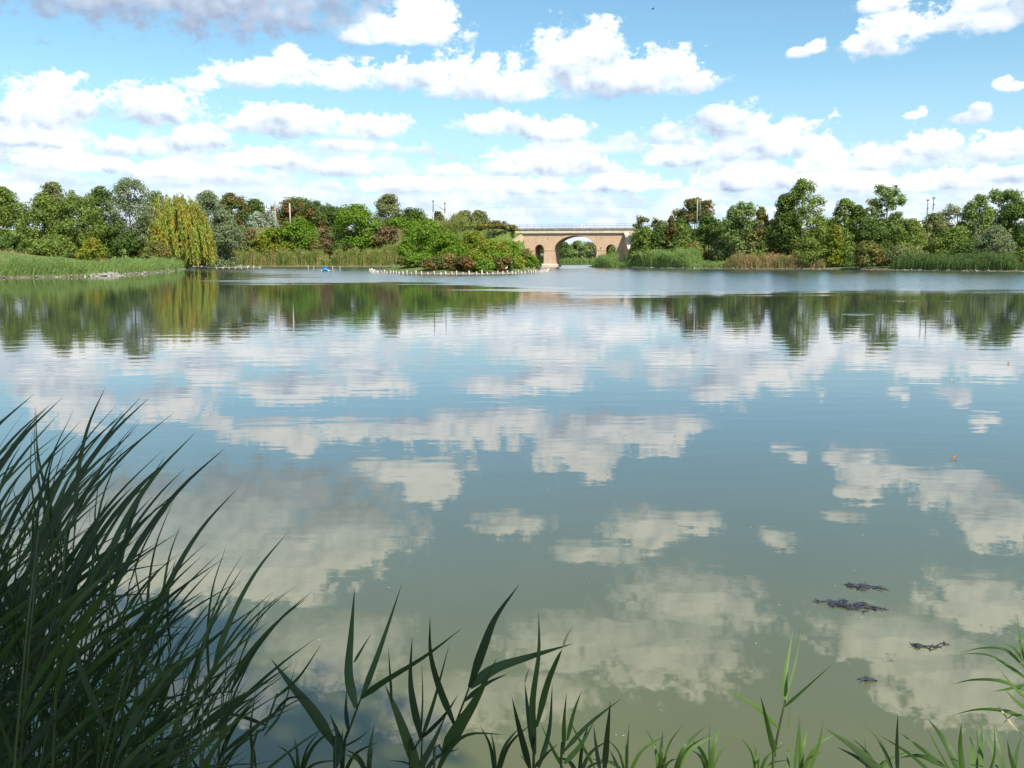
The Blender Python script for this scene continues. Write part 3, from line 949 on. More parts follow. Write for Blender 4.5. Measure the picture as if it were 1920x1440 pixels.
TREES = [
    # name, category, label, x, top, half width, depth, leaves, shape, low, extra
    # --- behind the lawn
    ('broadleaf_tree', 'tree', 'feathery green tree cut by the picture edge above the lawn', 2, 350, 38, 186, 'mid', 'round', .04, {}),
    ('broadleaf_tree', 'tree', 'broad fresh green tree behind the lawn beside the feathery edge tree', 78, 362, 44, 180, 'mid', 'round', .03, {'dens': 4.6}),
    ('broadleaf_tree', 'tree', 'greyish tree with a brown tip poking over the broad green tree', 98, 341, 28, 196, 'grey', 'round', .2, {}),
    ('broadleaf_tree', 'tree', 'tiered fresh green tree behind the lawn next to the silver willow', 146, 356, 46, 182, 'mid', 'round', .03, {'dens': 4.6}),
    ('broadleaf_tree', 'tree', 'dark round crown between the tiered green tree and silver willow', 188, 349, 34, 200, 'dark', 'round', .1, {}),
    ('silver_willow', 'tree', 'tall silver grey willow, highest crown on the lawn side', 240, 333, 44, 190, 'silver', 'round', .16, {'rcf': .26, 'dens': 4.0, 'leaf': .85}),
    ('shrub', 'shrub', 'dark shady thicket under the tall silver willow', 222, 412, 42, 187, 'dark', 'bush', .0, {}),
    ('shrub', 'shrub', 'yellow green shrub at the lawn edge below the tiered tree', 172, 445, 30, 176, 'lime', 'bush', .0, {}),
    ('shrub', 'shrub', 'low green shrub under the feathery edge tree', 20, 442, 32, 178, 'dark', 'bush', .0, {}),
    ('shrub', 'shrub', 'low dark shrub below the broad fresh green tree', 100, 440, 42, 176, 'mid', 'bush', .0, {}),
    ('weeping_willow', 'tree', 'golden green weeping willow with hanging branches beside the pond', 324, 362, 71, 196, 'willow', 'weep', .0, {}),
    ('shrub', 'shrub', 'rounded green shrub standing in front of the weeping willow', 292, 452, 30, 186, 'olive', 'bush', .0, {}),
    ('silver_willow', 'tree', 'pale grey green willow rising behind the weeping willow', 388, 357, 42, 236, 'silver', 'round', .1, {'rcf': .26}),
    ('broadleaf_tree', 'tree', 'grey treetop between silver willow and weeping willow', 290, 356, 30, 240, 'silver', 'round', .2, {'dens': 2.4}),
    ('broadleaf_tree', 'tree', 'brown tinged tree behind the pale willow, reddish on one side', 434, 362, 32, 262, 'darkrus', 'round', .1, {}),
    ('silver_willow', 'tree', 'low silver green willow beside the weeping willow skirts', 415, 392, 34, 232, 'silver', 'round', .05, {'leaf': .85}),
    # --- far side of the embankment
    ('broadleaf_tree', 'tree', 'dark green oak beyond the embankment next to the brown tinged tree', 478, 373, 38, 305, 'dark', 'round', .1, {}),
    ('broadleaf_tree', 'tree', 'rust coloured tree behind the wooden mast with a side arm', 542, 371, 46, 300, 'russet', 'round', .1, {'dens': 4.4}),
    ('broadleaf_tree', 'tree', 'dark green treetop showing just over the rust coloured tree', 566, 369, 50, 322, 'dark', 'round', .3, {}),
    ('broadleaf_tree', 'tree', 'olive brown tree just beyond the rust coloured tree', 583, 384, 32, 296, 'darkrus', 'round', .1, {}),
    ('broadleaf_tree', 'tree', 'dark tree between the rust coloured tree and the round maple', 622, 379, 34, 303, 'dark', 'round', .1, {}),
    ('white_poplar', 'tree', 'white leaved young poplar beside the wooden mast', 482, 396, 20, 287, 'white', 'round', .1, {'leaf': .8}),
    ('white_poplar', 'tree', 'slim white leaved poplar touching the wooden mast', 511, 396, 12, 286, 'white', 'tall', .1, {'leaf': .8}),
    ('broadleaf_tree', 'tree', 'blue green dome shaped tree, tallest above the embankment bushes', 728, 364, 31, 306, 'grey', 'round', .2, {'dens': 5}),
    ('broadleaf_tree', 'tree', 'dark low treetop between the dome shaped tree and the steel masts', 775, 389, 34, 312, 'dark', 'round', .2, {}),
    ('broadleaf_tree', 'tree', 'brownish treetop right between the two steel masts', 822, 396, 18, 300, 'darkrus', 'round', .2, {'dens': 3}),
    ('broadleaf_tree', 'tree', 'grey green double crowned tree beyond the embankment near the steel masts', 872, 395, 30, 310, 'grey', 'round', .2, {'dens': 5}),
    ('broadleaf_tree', 'tree', 'grey green crown joined to the double crowned tree, bridge side', 898, 394, 24, 316, 'grey', 'round', .2, {'dens': 5}),
    # --- embankment slope facing the pond
    ('maple_tree', 'tree', 'round bright green maple above the back reeds with a dark base', 560, 406, 36, 255, 'bright', 'round', .02, {'dens': 5}),
    ('maple_tree', 'tree', 'large bright green maple, biggest round crown on the embankment slope', 667, 383, 45, 255, 'bright', 'round', .02, {'dens': 5}),
    ('shrub', 'shrub', 'grey green bush at the foot of the silver green willow', 430, 415, 46, 254, 'grey', 'bush', .0, {}),
    ('shrub', 'shrub', 'dark bush beside the weeping willow above the reeds', 405, 440, 30, 249, 'dark', 'bush', .0, {}),
    ('shrub', 'shrub', 'green bush with pale leaf edges above the back reeds', 452, 432, 26, 255, 'mid', 'bush', .0, {}),
    ('shrub', 'shrub', 'reddish dead looking bush between two green ones on the slope', 470, 428, 20, 255, 'brown', 'bush', .0, {'dens': 3}),
    ('shrub', 'shrub', 'yellow green bush spreading under the wooden mast', 510, 427, 38, 255, 'lime', 'bush', .0, {}),
    ('shrub', 'shrub', 'low green bush in front of the yellow green one', 488, 446, 24, 256, 'bright', 'bush', .0, {}),
    ('shrub', 'shrub', 'rusty dry bush in the gap between the two maples', 608, 445, 24, 255, 'brown', 'bush', .0, {'dens': 3.4}),
    ('shrub', 'shrub', 'tall dry weeds on the bank top between the two maples', 612, 424, 18, 259, 'brown', 'bush', .0, {'dens': 2.6}),
    ('shrub', 'shrub', 'pinkish brown bush beside the large maple', 722, 422, 30, 255, 'brown', 'bush', .0, {'dens': 3.6}),
    ('shrub', 'shrub', 'olive bush in front of the pinkish brown one', 715, 448, 26, 255, 'olive', 'bush', .0, {}),
    ('shrub', 'shrub', 'green bush on the bank top behind the pinkish brown one', 742, 408, 26, 263, 'bright', 'bush', .0, {}),
    ('shrub', 'shrub', 'bright green bush on the bank top below the steel masts', 800, 410, 38, 257, 'bright', 'bush', .0, {}),
    ('shrub', 'shrub', 'dull green bush on the bank top just beyond the isle', 858, 418, 36, 255, 'olive', 'bush', .0, {}),
    ('shrub', 'shrub', 'yellowing bush on the bank top toward the bridge', 905, 418, 28, 252, 'lime', 'bush', .0, {}),
    ('shrub', 'shrub', 'rust flecked bush on the bank close to the bridge wing', 930, 413, 24, 250, 'russet', 'bush', .0, {}),
    ('shrub', 'shrub', 'grey green bush touching the bridge parapet', 950, 420, 16, 253, 'grey', 'bush', .0, {}),
    ('shrub', 'shrub', 'brown bush hanging over the sloping bridge wing', 942, 438, 22, 253, 'brown', 'bush', .0, {'dens': 3.4}),
    # --- isle
    ('isle_bush', 'bush', 'tallest glossy green bush crowning the fenced isle', 800, 412, 46, 170, 'bright', 'bush', .0, {'dens': 5}),
    ('isle_bush', 'bush', 'dark green bush at the blunt end of the isle', 764, 446, 22, 164, 'bright', 'bush', .0, {'dens': 5}),
    ('isle_bush', 'bush', 'bright green bush mid isle in front of the tallest one', 838, 434, 44, 158, 'bright', 'bush', .0, {'dens': 5}),
    ('isle_bush', 'bush', 'lime green bush behind the yellow flecked isle bush', 885, 434, 40, 166, 'lime', 'bush', .0, {'dens': 5}),
    ('isle_bush', 'bush', 'yellow flecked bush in the middle of the isle', 918, 447, 38, 156, 'lime', 'bush', .0, {'dens': 5}),
    ('isle_bush', 'bush', 'sloping green bush on the bridge side of the isle', 955, 452, 32, 164, 'bright', 'bush', .0, {'dens': 5}),
    ('isle_bush', 'bush', 'small dull bush at the tip of the isle nearest the bridge', 986, 466, 22, 166, 'olive', 'bush', .0, {'dens': 5}),
    ('isle_bush', 'bush', 'reddish low bush by the blunt isle end', 764, 482, 24, 150, 'darkrus', 'bush', .0, {}),
    ('isle_bush', 'bush', 'low dark bush with rusty leaves above the isle edging', 812, 480, 30, 141, 'darkrus', 'bush', .0, {}),
    ('isle_bush', 'bush', 'orange brown low bush at the waterside of the isle', 868, 480, 28, 139, 'russet', 'bush', .0, {}),
    ('isle_bush', 'bush', 'low green bush beside the orange brown isle bush', 908, 484, 26, 139, 'bright', 'bush', .0, {}),
    ('isle_bush', 'bush', 'dark low bush under the sloping isle bush', 945, 482, 26, 143, 'darkrus', 'bush', .0, {}),
    ('isle_bush', 'bush', 'leafy green bush low on the blunt isle end', 786, 470, 30, 148, 'bright', 'bush', .0, {}),
    ('isle_bush', 'bush', 'green and rust bush between the dark and orange low bushes', 842, 474, 30, 142, 'olive', 'bush', .0, {}),
    ('isle_bush', 'bush', 'lime low bush under the yellow flecked isle bush', 890, 470, 30, 144, 'lime', 'bush', .0, {}),
    ('isle_bush', 'bush', 'green low bush near the perched white bird', 968, 482, 22, 152, 'lime', 'bush', .0, {}),
    ('isle_bush', 'bush', 'last small green bush before the isle tip by the pier', 998, 478, 14, 162, 'bright', 'bush', .0, {}),
    ('isle_bush', 'bush', 'dusky bush filling the heart of the isle', 930, 470, 30, 150, 'bright', 'bush', .0, {}),
    ('shrub', 'shrub', 'green thicket on the bank between isle top and bridge', 890, 440, 34, 246, 'mid', 'bush', .0, {}),
    ('shrub', 'shrub', 'dull thicket low on the bank behind the isle', 925, 446, 28, 243, 'olive', 'bush', .0, {}),
    ('shrub', 'shrub', 'dense bush on the bank behind the tallest isle bush', 845, 432, 34, 248, 'mid', 'bush', .0, {}),
    ('shrub', 'shrub', 'green bank bush beside the isle, next to pinkish brown one', 775, 424, 30, 250, 'bright', 'bush', .0, {}),
    ('shrub', 'shrub', 'low scrub at the bridge wing foot', 962, 458, 16, 238, 'olive', 'bush', .0, {}),
    ('shrub', 'shrub', 'olive scrub filling the slope below the round maple', 590, 450, 26, 254, 'olive', 'bush', .0, {}),
    ('shrub', 'shrub', 'low dark scrub under the large maple', 645, 450, 30, 254, 'dark', 'bush', .0, {}),
    ('shrub', 'shrub', 'mixed scrub over the back reeds below the wooden mast', 535, 448, 26, 255, 'lime', 'bush', .0, {}),
    ('shrub', 'shrub', 'yellowish scrub high on the bank near the bridge parapet', 912, 424, 28, 243, 'lime', 'bush', .0, {}),
    ('shrub', 'shrub', 'russet scrub on the slope by the bridge wing coping', 942, 430, 22, 240, 'russet', 'bush', .0, {}),
    ('shrub', 'shrub', 'grey green scrub low beside the bridge wing', 928, 452, 26, 238, 'grey', 'bush', .0, {}),
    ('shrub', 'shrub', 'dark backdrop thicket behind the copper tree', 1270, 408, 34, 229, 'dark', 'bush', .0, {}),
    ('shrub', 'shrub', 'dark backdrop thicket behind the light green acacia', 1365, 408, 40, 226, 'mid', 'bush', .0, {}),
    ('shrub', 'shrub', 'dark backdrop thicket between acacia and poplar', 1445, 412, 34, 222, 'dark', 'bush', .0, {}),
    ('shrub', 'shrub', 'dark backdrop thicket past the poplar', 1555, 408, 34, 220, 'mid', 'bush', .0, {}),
    ('shrub', 'shrub', 'backdrop thicket behind the tall airy acacia', 1690, 402, 40, 218, 'mid', 'bush', .0, {}),
    ('shrub', 'shrub', 'olive scrub tucked between bank grass and bridge wing', 950, 438, 20, 241, 'olive', 'bush', .0, {}),
    ('shrub', 'shrub', 'bushy green scrub above the isle toward the bridge wing', 930, 440, 24, 244, 'mid', 'bush', .0, {}),
    # --- beyond the bridge arch
    ('broadleaf_tree', 'tree', 'tree seen through the wide arch, tallest in the opening', 1086, 450, 20, 480, 'acacia', 'round', .0, {'leaf': .7}),
    ('broadleaf_tree', 'tree', 'dark tree seen through the arch against its shaded wall', 1050, 448, 18, 470, 'dark', 'round', .0, {'leaf': .7}),
    ('broadleaf_tree', 'tree', 'pale green tree seen through the arch at its far pier', 1108, 453, 18, 485, 'grey', 'round', .0, {'leaf': .7}),
    ('broadleaf_tree', 'tree', 'rounded tree filling the arch opening low down', 1068, 458, 18, 474, 'acacia', 'round', .0, {'leaf': .7}),
    ('broadleaf_tree', 'tree', 'green tree glimpsed through the narrow arch by the wing wall', 1146, 455, 18, 400, 'mid', 'round', .0, {'leaf': .7}),
    ('broadleaf_tree', 'tree', 'dark tree glimpsed through the narrow arch behind the isle', 1018, 455, 18, 420, 'mid', 'round', .0, {'leaf': .7}),
    # --- right bank, from the bridge on
    ('broadleaf_tree', 'tree', 'feathery treetop at the end of the bridge railing', 1203, 404, 18, 228, 'grey', 'open', .2, {'dens': 4}),
    ('broadleaf_tree', 'tree', 'smaller feathery treetop beside the one at the railing', 1236, 407, 16, 226, 'grey', 'open', .2, {'dens': 4}),
    ('shrub', 'shrub', 'dark glossy bush covering the end of the bridge wing', 1208, 424, 26, 222, 'mid', 'bush', .0, {'dens': 5}),
    ('shrub', 'shrub', 'dark green bush under the smaller feathery treetop', 1240, 424, 24, 221, 'dark', 'bush', .0, {'dens': 5}),
    ('broadleaf_tree', 'tree', 'slim copper brown tree among green ones near the bridge', 1259, 404, 13, 220, 'russet', 'tall', .05, {}),
    ('broadleaf_tree', 'tree', 'dark walnut shaped tree with the paired masts before it', 1304, 370, 40, 232, 'darkrus', 'round', .15, {'rcf': .24}),
    ('broadleaf_tree', 'tree', 'dark green tree below the paired masts', 1328, 402, 30, 216, 'dark', 'round', .0, {'dens': 5}),
    ('shrub', 'shrub', 'yellow green bush with orange tips above the tall reeds', 1228, 446, 34, 223, 'olive', 'bush', .0, {'dens': 5}),
    ('shrub', 'shrub', 'green bush filling the gap beside the copper tree', 1278, 420, 24, 216, 'mid', 'bush', .0, {'dens': 5}),
    ('shrub', 'shrub', 'olive bush sloping to the low reeds', 1296, 450, 34, 215, 'olive', 'bush', .0, {'dens': 5}),
    ('shrub', 'shrub', 'dark rounded bush over the brown reeds', 1352, 450, 32, 211, 'grey', 'bush', .0, {'dens': 5}),
    ('acacia_tree', 'tree', 'light green acacia beside the tall poplar', 1392, 377, 38, 208, 'acacia', 'round', .05, {'rcf': .26}),
    ('acacia_tree', 'tree', 'yellowing slim acacia leaning to the tall poplar', 1428, 388, 20, 206, 'olive', 'tall', .05, {}),
    ('broadleaf_tree', 'tree', 'grey green understorey tree below the light green acacia', 1404, 425, 42, 208, 'grey', 'bush', .0, {'dens': 5}),
    ('shrub', 'shrub', 'green bush reaching down to the brown reeds', 1425, 448, 28, 205, 'mid', 'bush', .0, {}),
    ('poplar_tree', 'tree', 'tallest dark poplar on the shore past the bridge', 1508, 334, 45, 202, 'mid', 'round', .12, {'dens': 5, 'rcf': .24}),
    ('broadleaf_tree', 'tree', 'shoulder of dark foliage on the bridge side of the poplar', 1476, 362, 28, 203, 'dark', 'round', .1, {'dens': 5}),
    ('shrub', 'shrub', 'shaded bush with reddish twigs under the poplar', 1462, 452, 30, 204, 'darkrus', 'bush', .0, {}),
    ('shrub', 'shrub', 'dense green bush at the foot of the poplar by the water', 1522, 446, 34, 196, 'mid', 'bush', .0, {'dens': 5}),
    ('acacia_tree', 'tree', 'spiky dark acacia just past the poplar', 1585, 372, 26, 200, 'mid', 'round', .1, {'rcf': .26}),
    ('acacia_tree', 'tree', 'dark acacia with drooping limbs beside the spiky one', 1610, 384, 22, 198, 'dark', 'round', .1, {}),
    ('acacia_tree', 'tree', 'pale silvery treetop behind the tall airy acacia', 1636, 373, 18, 214, 'pale', 'open', .1, {'dens': 3.4, 'rcf': .28}),
    ('acacia_tree', 'tree', 'tall airy acacia with flat layered foliage and bare trunk', 1668, 343, 32, 200, 'acacia', 'open', .25, {'dens': 3.6, 'rcf': .25}),
    ('shrub', 'shrub', 'dark thicket at the waterside past the poplar', 1575, 428, 36, 196, 'mid', 'bush', .0, {'dens': 5}),
    ('shrub', 'shrub', 'yellow leaved creeper bush climbing beside the poplar', 1567, 420, 16, 194, 'lime', 'bush', .0, {}),
    ('shrub', 'shrub', 'dark thicket under the tall airy acacia', 1640, 412, 40, 196, 'dark', 'bush', .0, {'dens': 5}),
    ('shrub', 'shrub', 'bush with rusty and yellow sprays over the pale shore stones', 1628, 452, 34, 184, 'olive', 'bush', .0, {'dens': 5}),
    ('shrub', 'shrub', 'green thicket in front of the steel masts pair', 1708, 410, 38, 194, 'mid', 'bush', .0, {'dens': 5}),
    ('shrub', 'shrub', 'low bush above the dark reeds', 1700, 455, 40, 182, 'grey', 'bush', .0, {'dens': 5}),
    ('broadleaf_tree', 'tree', 'grey green bushy tree below the pair of black topped masts', 1752, 400, 30, 196, 'grey', 'round', .0, {'dens': 4.6}),
    ('acacia_tree', 'tree', 'pale grey acacia crown between the masts and the leaning acacia', 1796, 378, 34, 196, 'pale', 'open', .1, {'dens': 3.6, 'rcf': .25}),
    ('shrub', 'shrub', 'dark green mass under the pale grey acacia', 1790, 422, 44, 188, 'mid', 'bush', .0, {'dens': 5}),
    ('acacia_tree', 'tree', 'light green acacia with dark gaps before the leaning one', 1838, 364, 30, 190, 'acacia', 'round', .2, {'rcf': .3, 'dens': 4}),
    ('acacia_tree', 'tree', 'acacia with a long leaning pale trunk near the picture edge', 1884, 352, 38, 192, 'acacia', 'open', .2, {'dens': 4, 'rcf': .24, 'trunk': None}),
    ('broadleaf_tree', 'tree', 'dark tree at the picture edge behind the silvery bush', 1905, 378, 40, 188, 'dark', 'round', .1, {}),
    ('silver_willow', 'bush', 'round silvery olive bush at the waterside', 1866, 422, 42, 170, 'silver', 'bush', .0, {'dens': 5, 'leaf': .8, 'rcf': .22}),
    ('shrub', 'shrub', 'shaded green bush between the dark reeds and silvery bush', 1812, 452, 30, 178, 'dark', 'bush', .0, {}),
    ('shrub', 'shrub', 'low green bush past the silvery one at the picture edge', 1918, 462, 24, 164, 'mid', 'bush', .0, {}),
]
for nm, cat, lab, x, top, hw, dep, kd, shp, low, kw in TREES:
    kw = dict(kw)
    if 'trunk' in kw:
        kw['trunk'] = M_BARK_P
    if nm == 'shrub':
        kw.setdefault('rcf', .34)
    tree(nm, cat, lab, x, top, hw, dep, kd, shp, low, **kw)

# trees on the bank behind the photographer: their shade lies on the near reeds
for lab, X, Y, H, R, kd, low in (
        ('tree behind the viewpoint shading the near reeds', 2.9, -4.9, 12.0, 2.1, 'mid', .56),):
    root = tag(empty('bank_tree', (X, Y, hz(X, Y))), lab, 'tree')
    cl = crown_points(H * low, H, R, 'round', 46, 1.0)
    n = 16000
    ci = RNG.choice(len(cl), n)
    dv = unit(RNG.normal(size=(n, 3)))
    ps = cl[ci, :3] + dv * (cl[ci, 3] * RNG.random(n) ** .4)[:, None]
    ln = RNG.uniform(.10, .17, n)
    link('crown', leaf_mesh('crown', ps, unit(dv + RNG.normal(size=(n, 3)) * .6), ln, ln * .6), LM[kd], root)
    tb = MB()
    limbs(tb, (0, 0, -.4), (0, 0, H * .85), .2, [tuple(q[:3]) for q in cl[::5]])
    tb.build('trunk', M_BARK, root, True)

# ------------------------------------------------------------------ reed beds along the shores
LM['reed'] = leaf_mat('reed_green', (0.150, 0.240, 0.060), (0.320, 0.430, 0.135), trans=.3, patch=.25)
LM['reed_mix'] = leaf_mat('reed_mixed', (0.150, 0.215, 0.040), (0.330, 0.380, 0.100), (0.52, 0.40, 0.18), .33, trans=.3, patch=.45)
LM['reed_dry'] = leaf_mat('reed_dry', (0.162, 0.203, 0.061), (0.324, 0.317, 0.115), (0.486, 0.338, 0.162), .50, trans=.3, patch=.4)
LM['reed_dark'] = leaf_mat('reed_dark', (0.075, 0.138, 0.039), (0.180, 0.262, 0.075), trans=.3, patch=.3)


def reed_bed(label, line, back, n, hgt_, kd, lean=(.25, 0), wid=.05, bush=2, name='reed_bed'):
    """blades growing in a strip: line = plan points along the water edge, back = depth of the strip landward (dx, dy)"""
    line = np.array(line, float)
    seg = np.linalg.norm(np.diff(line, axis=0), axis=1)
    cum = np.concatenate([[0], np.cumsum(seg)])
    s = RNG.random(n) * cum[-1]
    bx = np.interp(s, cum, line[:, 0])
    by = np.interp(s, cum, line[:, 1])
    q = RNG.random(n)
    bx = bx + back[0] * q + RNG.normal(size=n) * .12
    by = by + back[1] * q + RNG.normal(size=n) * .12
    bz = np.maximum(height(bx, by), -.3)
    ends = np.minimum(s, cum[-1] - s)
    clump = .82 + .18 * np.sin(bx * 1.9 + by * .7) * np.sin(bx * .53 + 1.3) + .1 * np.sin(bx * 4.1 + by * 2.0)
    h = RNG.uniform(hgt_[0], hgt_[1], n) * clump * (.55 + .45 * np.clip(ends / 1.6, 0, 1)) * (.8 + .2 * np.clip(q * 4, 0, 1))
    lx_ = lean[0] + RNG.normal(size=n) * .16
    ly_ = lean[1] + RNG.normal(size=n) * .16
    base = np.stack([bx, by, bz - .1], -1)
    mid_ = base + np.stack([lx_ * h * .22, ly_ * h * .22, h * .58], -1)
    tip = base + np.stack([lx_ * h * .85, ly_ * h * .85, h], -1)
    an = RNG.random(n) * math.pi
    sv = np.stack([np.cos(an), np.sin(an) * .6, np.zeros(n)], -1) * (wid * RNG.uniform(.6, 1.3, n))[:, None]
    v = np.stack([base - sv * .5, base + sv * .5, mid_ - sv * .6, mid_ + sv * .6, tip - sv * .1, tip + sv * .1], 1).reshape(-1, 3)
    i0 = (np.arange(n) * 6)[:, None]
    f = np.concatenate([i0 + np.array([[0, 1, 3, 2]]), i0 + np.array([[2, 3, 5, 4]])])
    V, Fc = [v], [f]
    off = len(v)
    for k in range(bush):
        fr = RNG.uniform(.25, .95, n)[:, None]
        st = np.where(fr < .58, base + (mid_ - base) * (fr / .58), mid_ + (tip - mid_) * ((fr - .58) / .42))
        a2 = RNG.random(n) * 2 * math.pi
        ll = (h * RNG.uniform(.12, .26, n))
        dr = np.stack([np.cos(a2) * .75 + lean[0] * 1.4, np.sin(a2) * .6, RNG.uniform(.25, .95, n)], -1)
        en = st + unit(dr) * ll[:, None]
        md = (st + en) / 2 + np.array([0, 0, .03])
        nn = unit(np.cross(unit(dr), RNG.normal(size=(n, 3)))) * (wid * .65)
        vv = np.stack([st, md + nn, en, md - nn], 1).reshape(-1, 3)
        V.append(vv)
        Fc.append(np.arange(off, off + 4 * n).reshape(-1, 4))
        off += 4 * n
    o = link(name, np_mesh(name, np.concatenate(V), np.concatenate(Fc)), LM[kd])
    return tag(o, label, 'reeds', kind='stuff')


reed_bed('dense bright reeds along the lawn edge', [(-82, 100), (-66, 109.4), (-58.4, 117), (-55.6, 121)], (-3.2, 3.6), 9000, (1.6, 2.35), 'reed', (.42, 0))
reed_bed('bright reeds on the curving point past the ramp', [(-55.4, 127), (-57, 140), (-63, 170), (-71, 200)], (-4.0, -.6), 9500, (1.5, 2.2), 'reed', (.40, 0))
reed_bed('tall green and straw reeds at the back of the cove', [(-98, 245), (-96, 246.8), (-70, 248.8), (-50, 247)], (0, 3.2), 8500, (3.9, 4.9), 'reed_mix', (.08, 0), .085, 2)
reed_bed('tall reeds of the cove reaching behind the isle', [(-49, 246.5), (-34, 245), (-12, 244)], (0, 3.2), 8500, (4.0, 5.0), 'reed_mix', (.08, 0), .085, 2)
reed_bed('yellowish reeds beside the jetty', [(-76, 209), (-84, 224), (-93, 240)], (-5, .5), 2600, (1.8, 3.0), 'reed_mix', (.1, 0), .07)
reed_bed('short reeds at the foot of the bridge pier', [(20.0, 231.5), (24.5, 224.5)], (2.5, 3.0), 1800, (2.7, 3.8), 'reed', (.1, 0), .07)
reed_bed('low green sedge before the bridge wing', [(24.5, 225), (30, 220)], (2.0, 4.0), 1500, (1.2, 2.0), 'reed', (.1, 0), .07)
reed_bed('tall dark green reeds beside the bridge', [(29, 221), (39.5, 204.5)], (3.5, 2.4), 6000, (3.7, 4.7), 'reed', (.12, 0), .075)
reed_bed('low sedge between the tall and the brown reeds', [(40, 203.5), (47, 200)], (.6, 3), 1300, (1.0, 1.7), 'reed', (.1, 0), .06)
reed_bed('brown and green reeds below the acacia', [(46.5, 200), (52, 197.5), (66, 192.5)], (.5, 2.6), 5200, (2.5, 3.4), 'reed_dry', (.1, 0), .06)
reed_bed('dark leaning reeds in the shade past the poplar', [(74, 178.5), (79, 171), (88, 160.5)], (2.0, 2.0), 5000, (2.4, 3.5), 'reed_dark', (.3, 0), .06)
reed_bed('sparse reeds under the silvery bush', [(88, 160), (98, 152)], (2.0, 2.0), 1500, (1.3, 2.2), 'reed_dark', (.25, 0), .05)
reed_bed('dim reeds far beyond the bridge arch', [(20, 466), (48, 466)], (0, 4), 1600, (2.0, 3.4), 'reed', (.1, 0), .16, 2)
# dry weeds and rough grass
reed_bed('rough tall grass along the back of the lawn', [(-112, 171), (-92, 176), (-76, 184)], (-1, 6), 5000, (.4, 1.1), 'reed_dry', (.1, 0), .06, 1, 'grass_strip')
reed_bed('rough grass on the embankment shoulder', [bridge_world(-125, 15.5), bridge_world(-62, 15.5), bridge_world(-40, 8), bridge_world(-15.5, -1.6)], (0, 2.6), 4500, (.5, 1.4), 'reed_dry', (.1, 0), .08, 1, 'grass_strip')
reed_bed('mown looking grass of the sloping lawn', [(-64, 113), (-58, 124), (-60, 145), (-68, 180)], (-34, 14), 16000, (.10, .24), 'reed', (.2, 0), .10, 0, 'lawn_grass')

# ------------------------------------------------------------------ isle edging: a ring of pale stakes with a low kerb
M_STAKE = plain_mat('bleached_timber', (0.42, 0.37, 0.30), (0.66, 0.60, 0.50), 3.0)
M_WOOD = plain_mat('weathered_timber', (0.30, 0.25, 0.19), (0.48, 0.42, 0.34), 3.0)
ring_root = tag(empty('stake_edging', (ISLE_C[0], ISLE_C[1], 0)), 'pale timber stakes and kerb ringing the overgrown isle', 'edging')
kb = MB()
pts = []
for i in range(97):
    a = math.pi * (0.98 + 1.06 * i / 96)
    pts.append((math.cos(a) * (ISLE_A + .25), math.sin(a) * (ISLE_B + .25)))
for (x0, y0), (x1, y1) in zip(pts[:-1], pts[1:]):
    d_ = Vector((x1 - x0, y1 - y0, 0))
    n_ = Vector((-d_.y, d_.x, 0)).normalized() * .22
    kb.hexa([(x0, y0, -.5), (x1, y1, -.5), (x1 + n_.x, y1 + n_.y, -.5), (x0 + n_.x, y0 + n_.y, -.5),
             (x0, y0, .13), (x1, y1, .13), (x1 + n_.x, y1 + n_.y, .15), (x0 + n_.x, y0 + n_.y, .15)])
kb.build('kerb', M_WOOD, ring_root)
# walk the ellipse at even spacing
stake_meshes = []
for k in range(4):
    r = .105 + .012 * k
    stake_meshes.append(MB().tube([(0, 0, -.7), (0, 0, .42), (.01 * k, 0, .47)], [r, r * .95, r * .72], 8).mesh('stake', True))
    stake_meshes[-1].materials.append(M_STAKE)
acc, spacing = 0.0, .92
prev = None
for i in range(1200):
    a = math.pi * (0.985 + 1.05 * i / 1199)
    q = Vector((math.cos(a) * (ISLE_A + .45), math.sin(a) * (ISLE_B + .45), 0))
    if prev is not None:
        acc += (q - prev).length
    if prev is None or acc >= spacing:
        acc = 0.0
        spacing = random.uniform(.66, 1.18)
        o = link('stake', random.choice(stake_meshes), None, ring_root)
        o.location = q + Vector((0, 0, random.uniform(-.16, .13)))
        o.rotation_euler = (random.uniform(-.16, .16), random.uniform(-.16, .16), random.random() * 6)
    prev = q

# ------------------------------------------------------------------ jetties, mooring stakes, pedal boat
def jetty(label, a, b, wdt, n_post, z=.36, end_posts=0):
    a, b = Vector((*a, 0)), Vector((*b, 0))
    L = (b - a).length
    root = tag(empty('jetty', a, math.atan2(b.y - a.y, b.x - a.x)), label, 'jetty')
    for s in (-1, 1):
        MB().box(0, L, s * wdt * .4 - .05, s * wdt * .4 + .05, z - .16, z - .04).build('beam', M_WOOD, root)
    n = int(L / .36)
    me = MB().box(0, .32, -wdt / 2, wdt / 2, 0, .05).mesh('plank')
    me.materials.append(M_STAKE)
    for i in range(n):
        o = link('plank', me, None, root)
        o.location = (i * L / n, random.uniform(-.03, .03), z - .035 + random.uniform(-.008, .008))
    pm = MB().tube([(0, 0, -1.2), (0, 0, 0)], [.085, .08], 8).mesh('post', True)
    pm.materials.append(M_STAKE)
    for i in range(n_post):
        for s in (-1, 1):
            o = link('post', pm, None, root)
            tall = .30 if (i % 4 == 2 and s > 0) else .02
            if end_posts and i > n_post - 4:
                tall = random.uniform(.1, .4)
            o.location = (.3 + i * (L - .6) / (n_post - 1), s * (wdt / 2 + .06), z + tall)
    return root


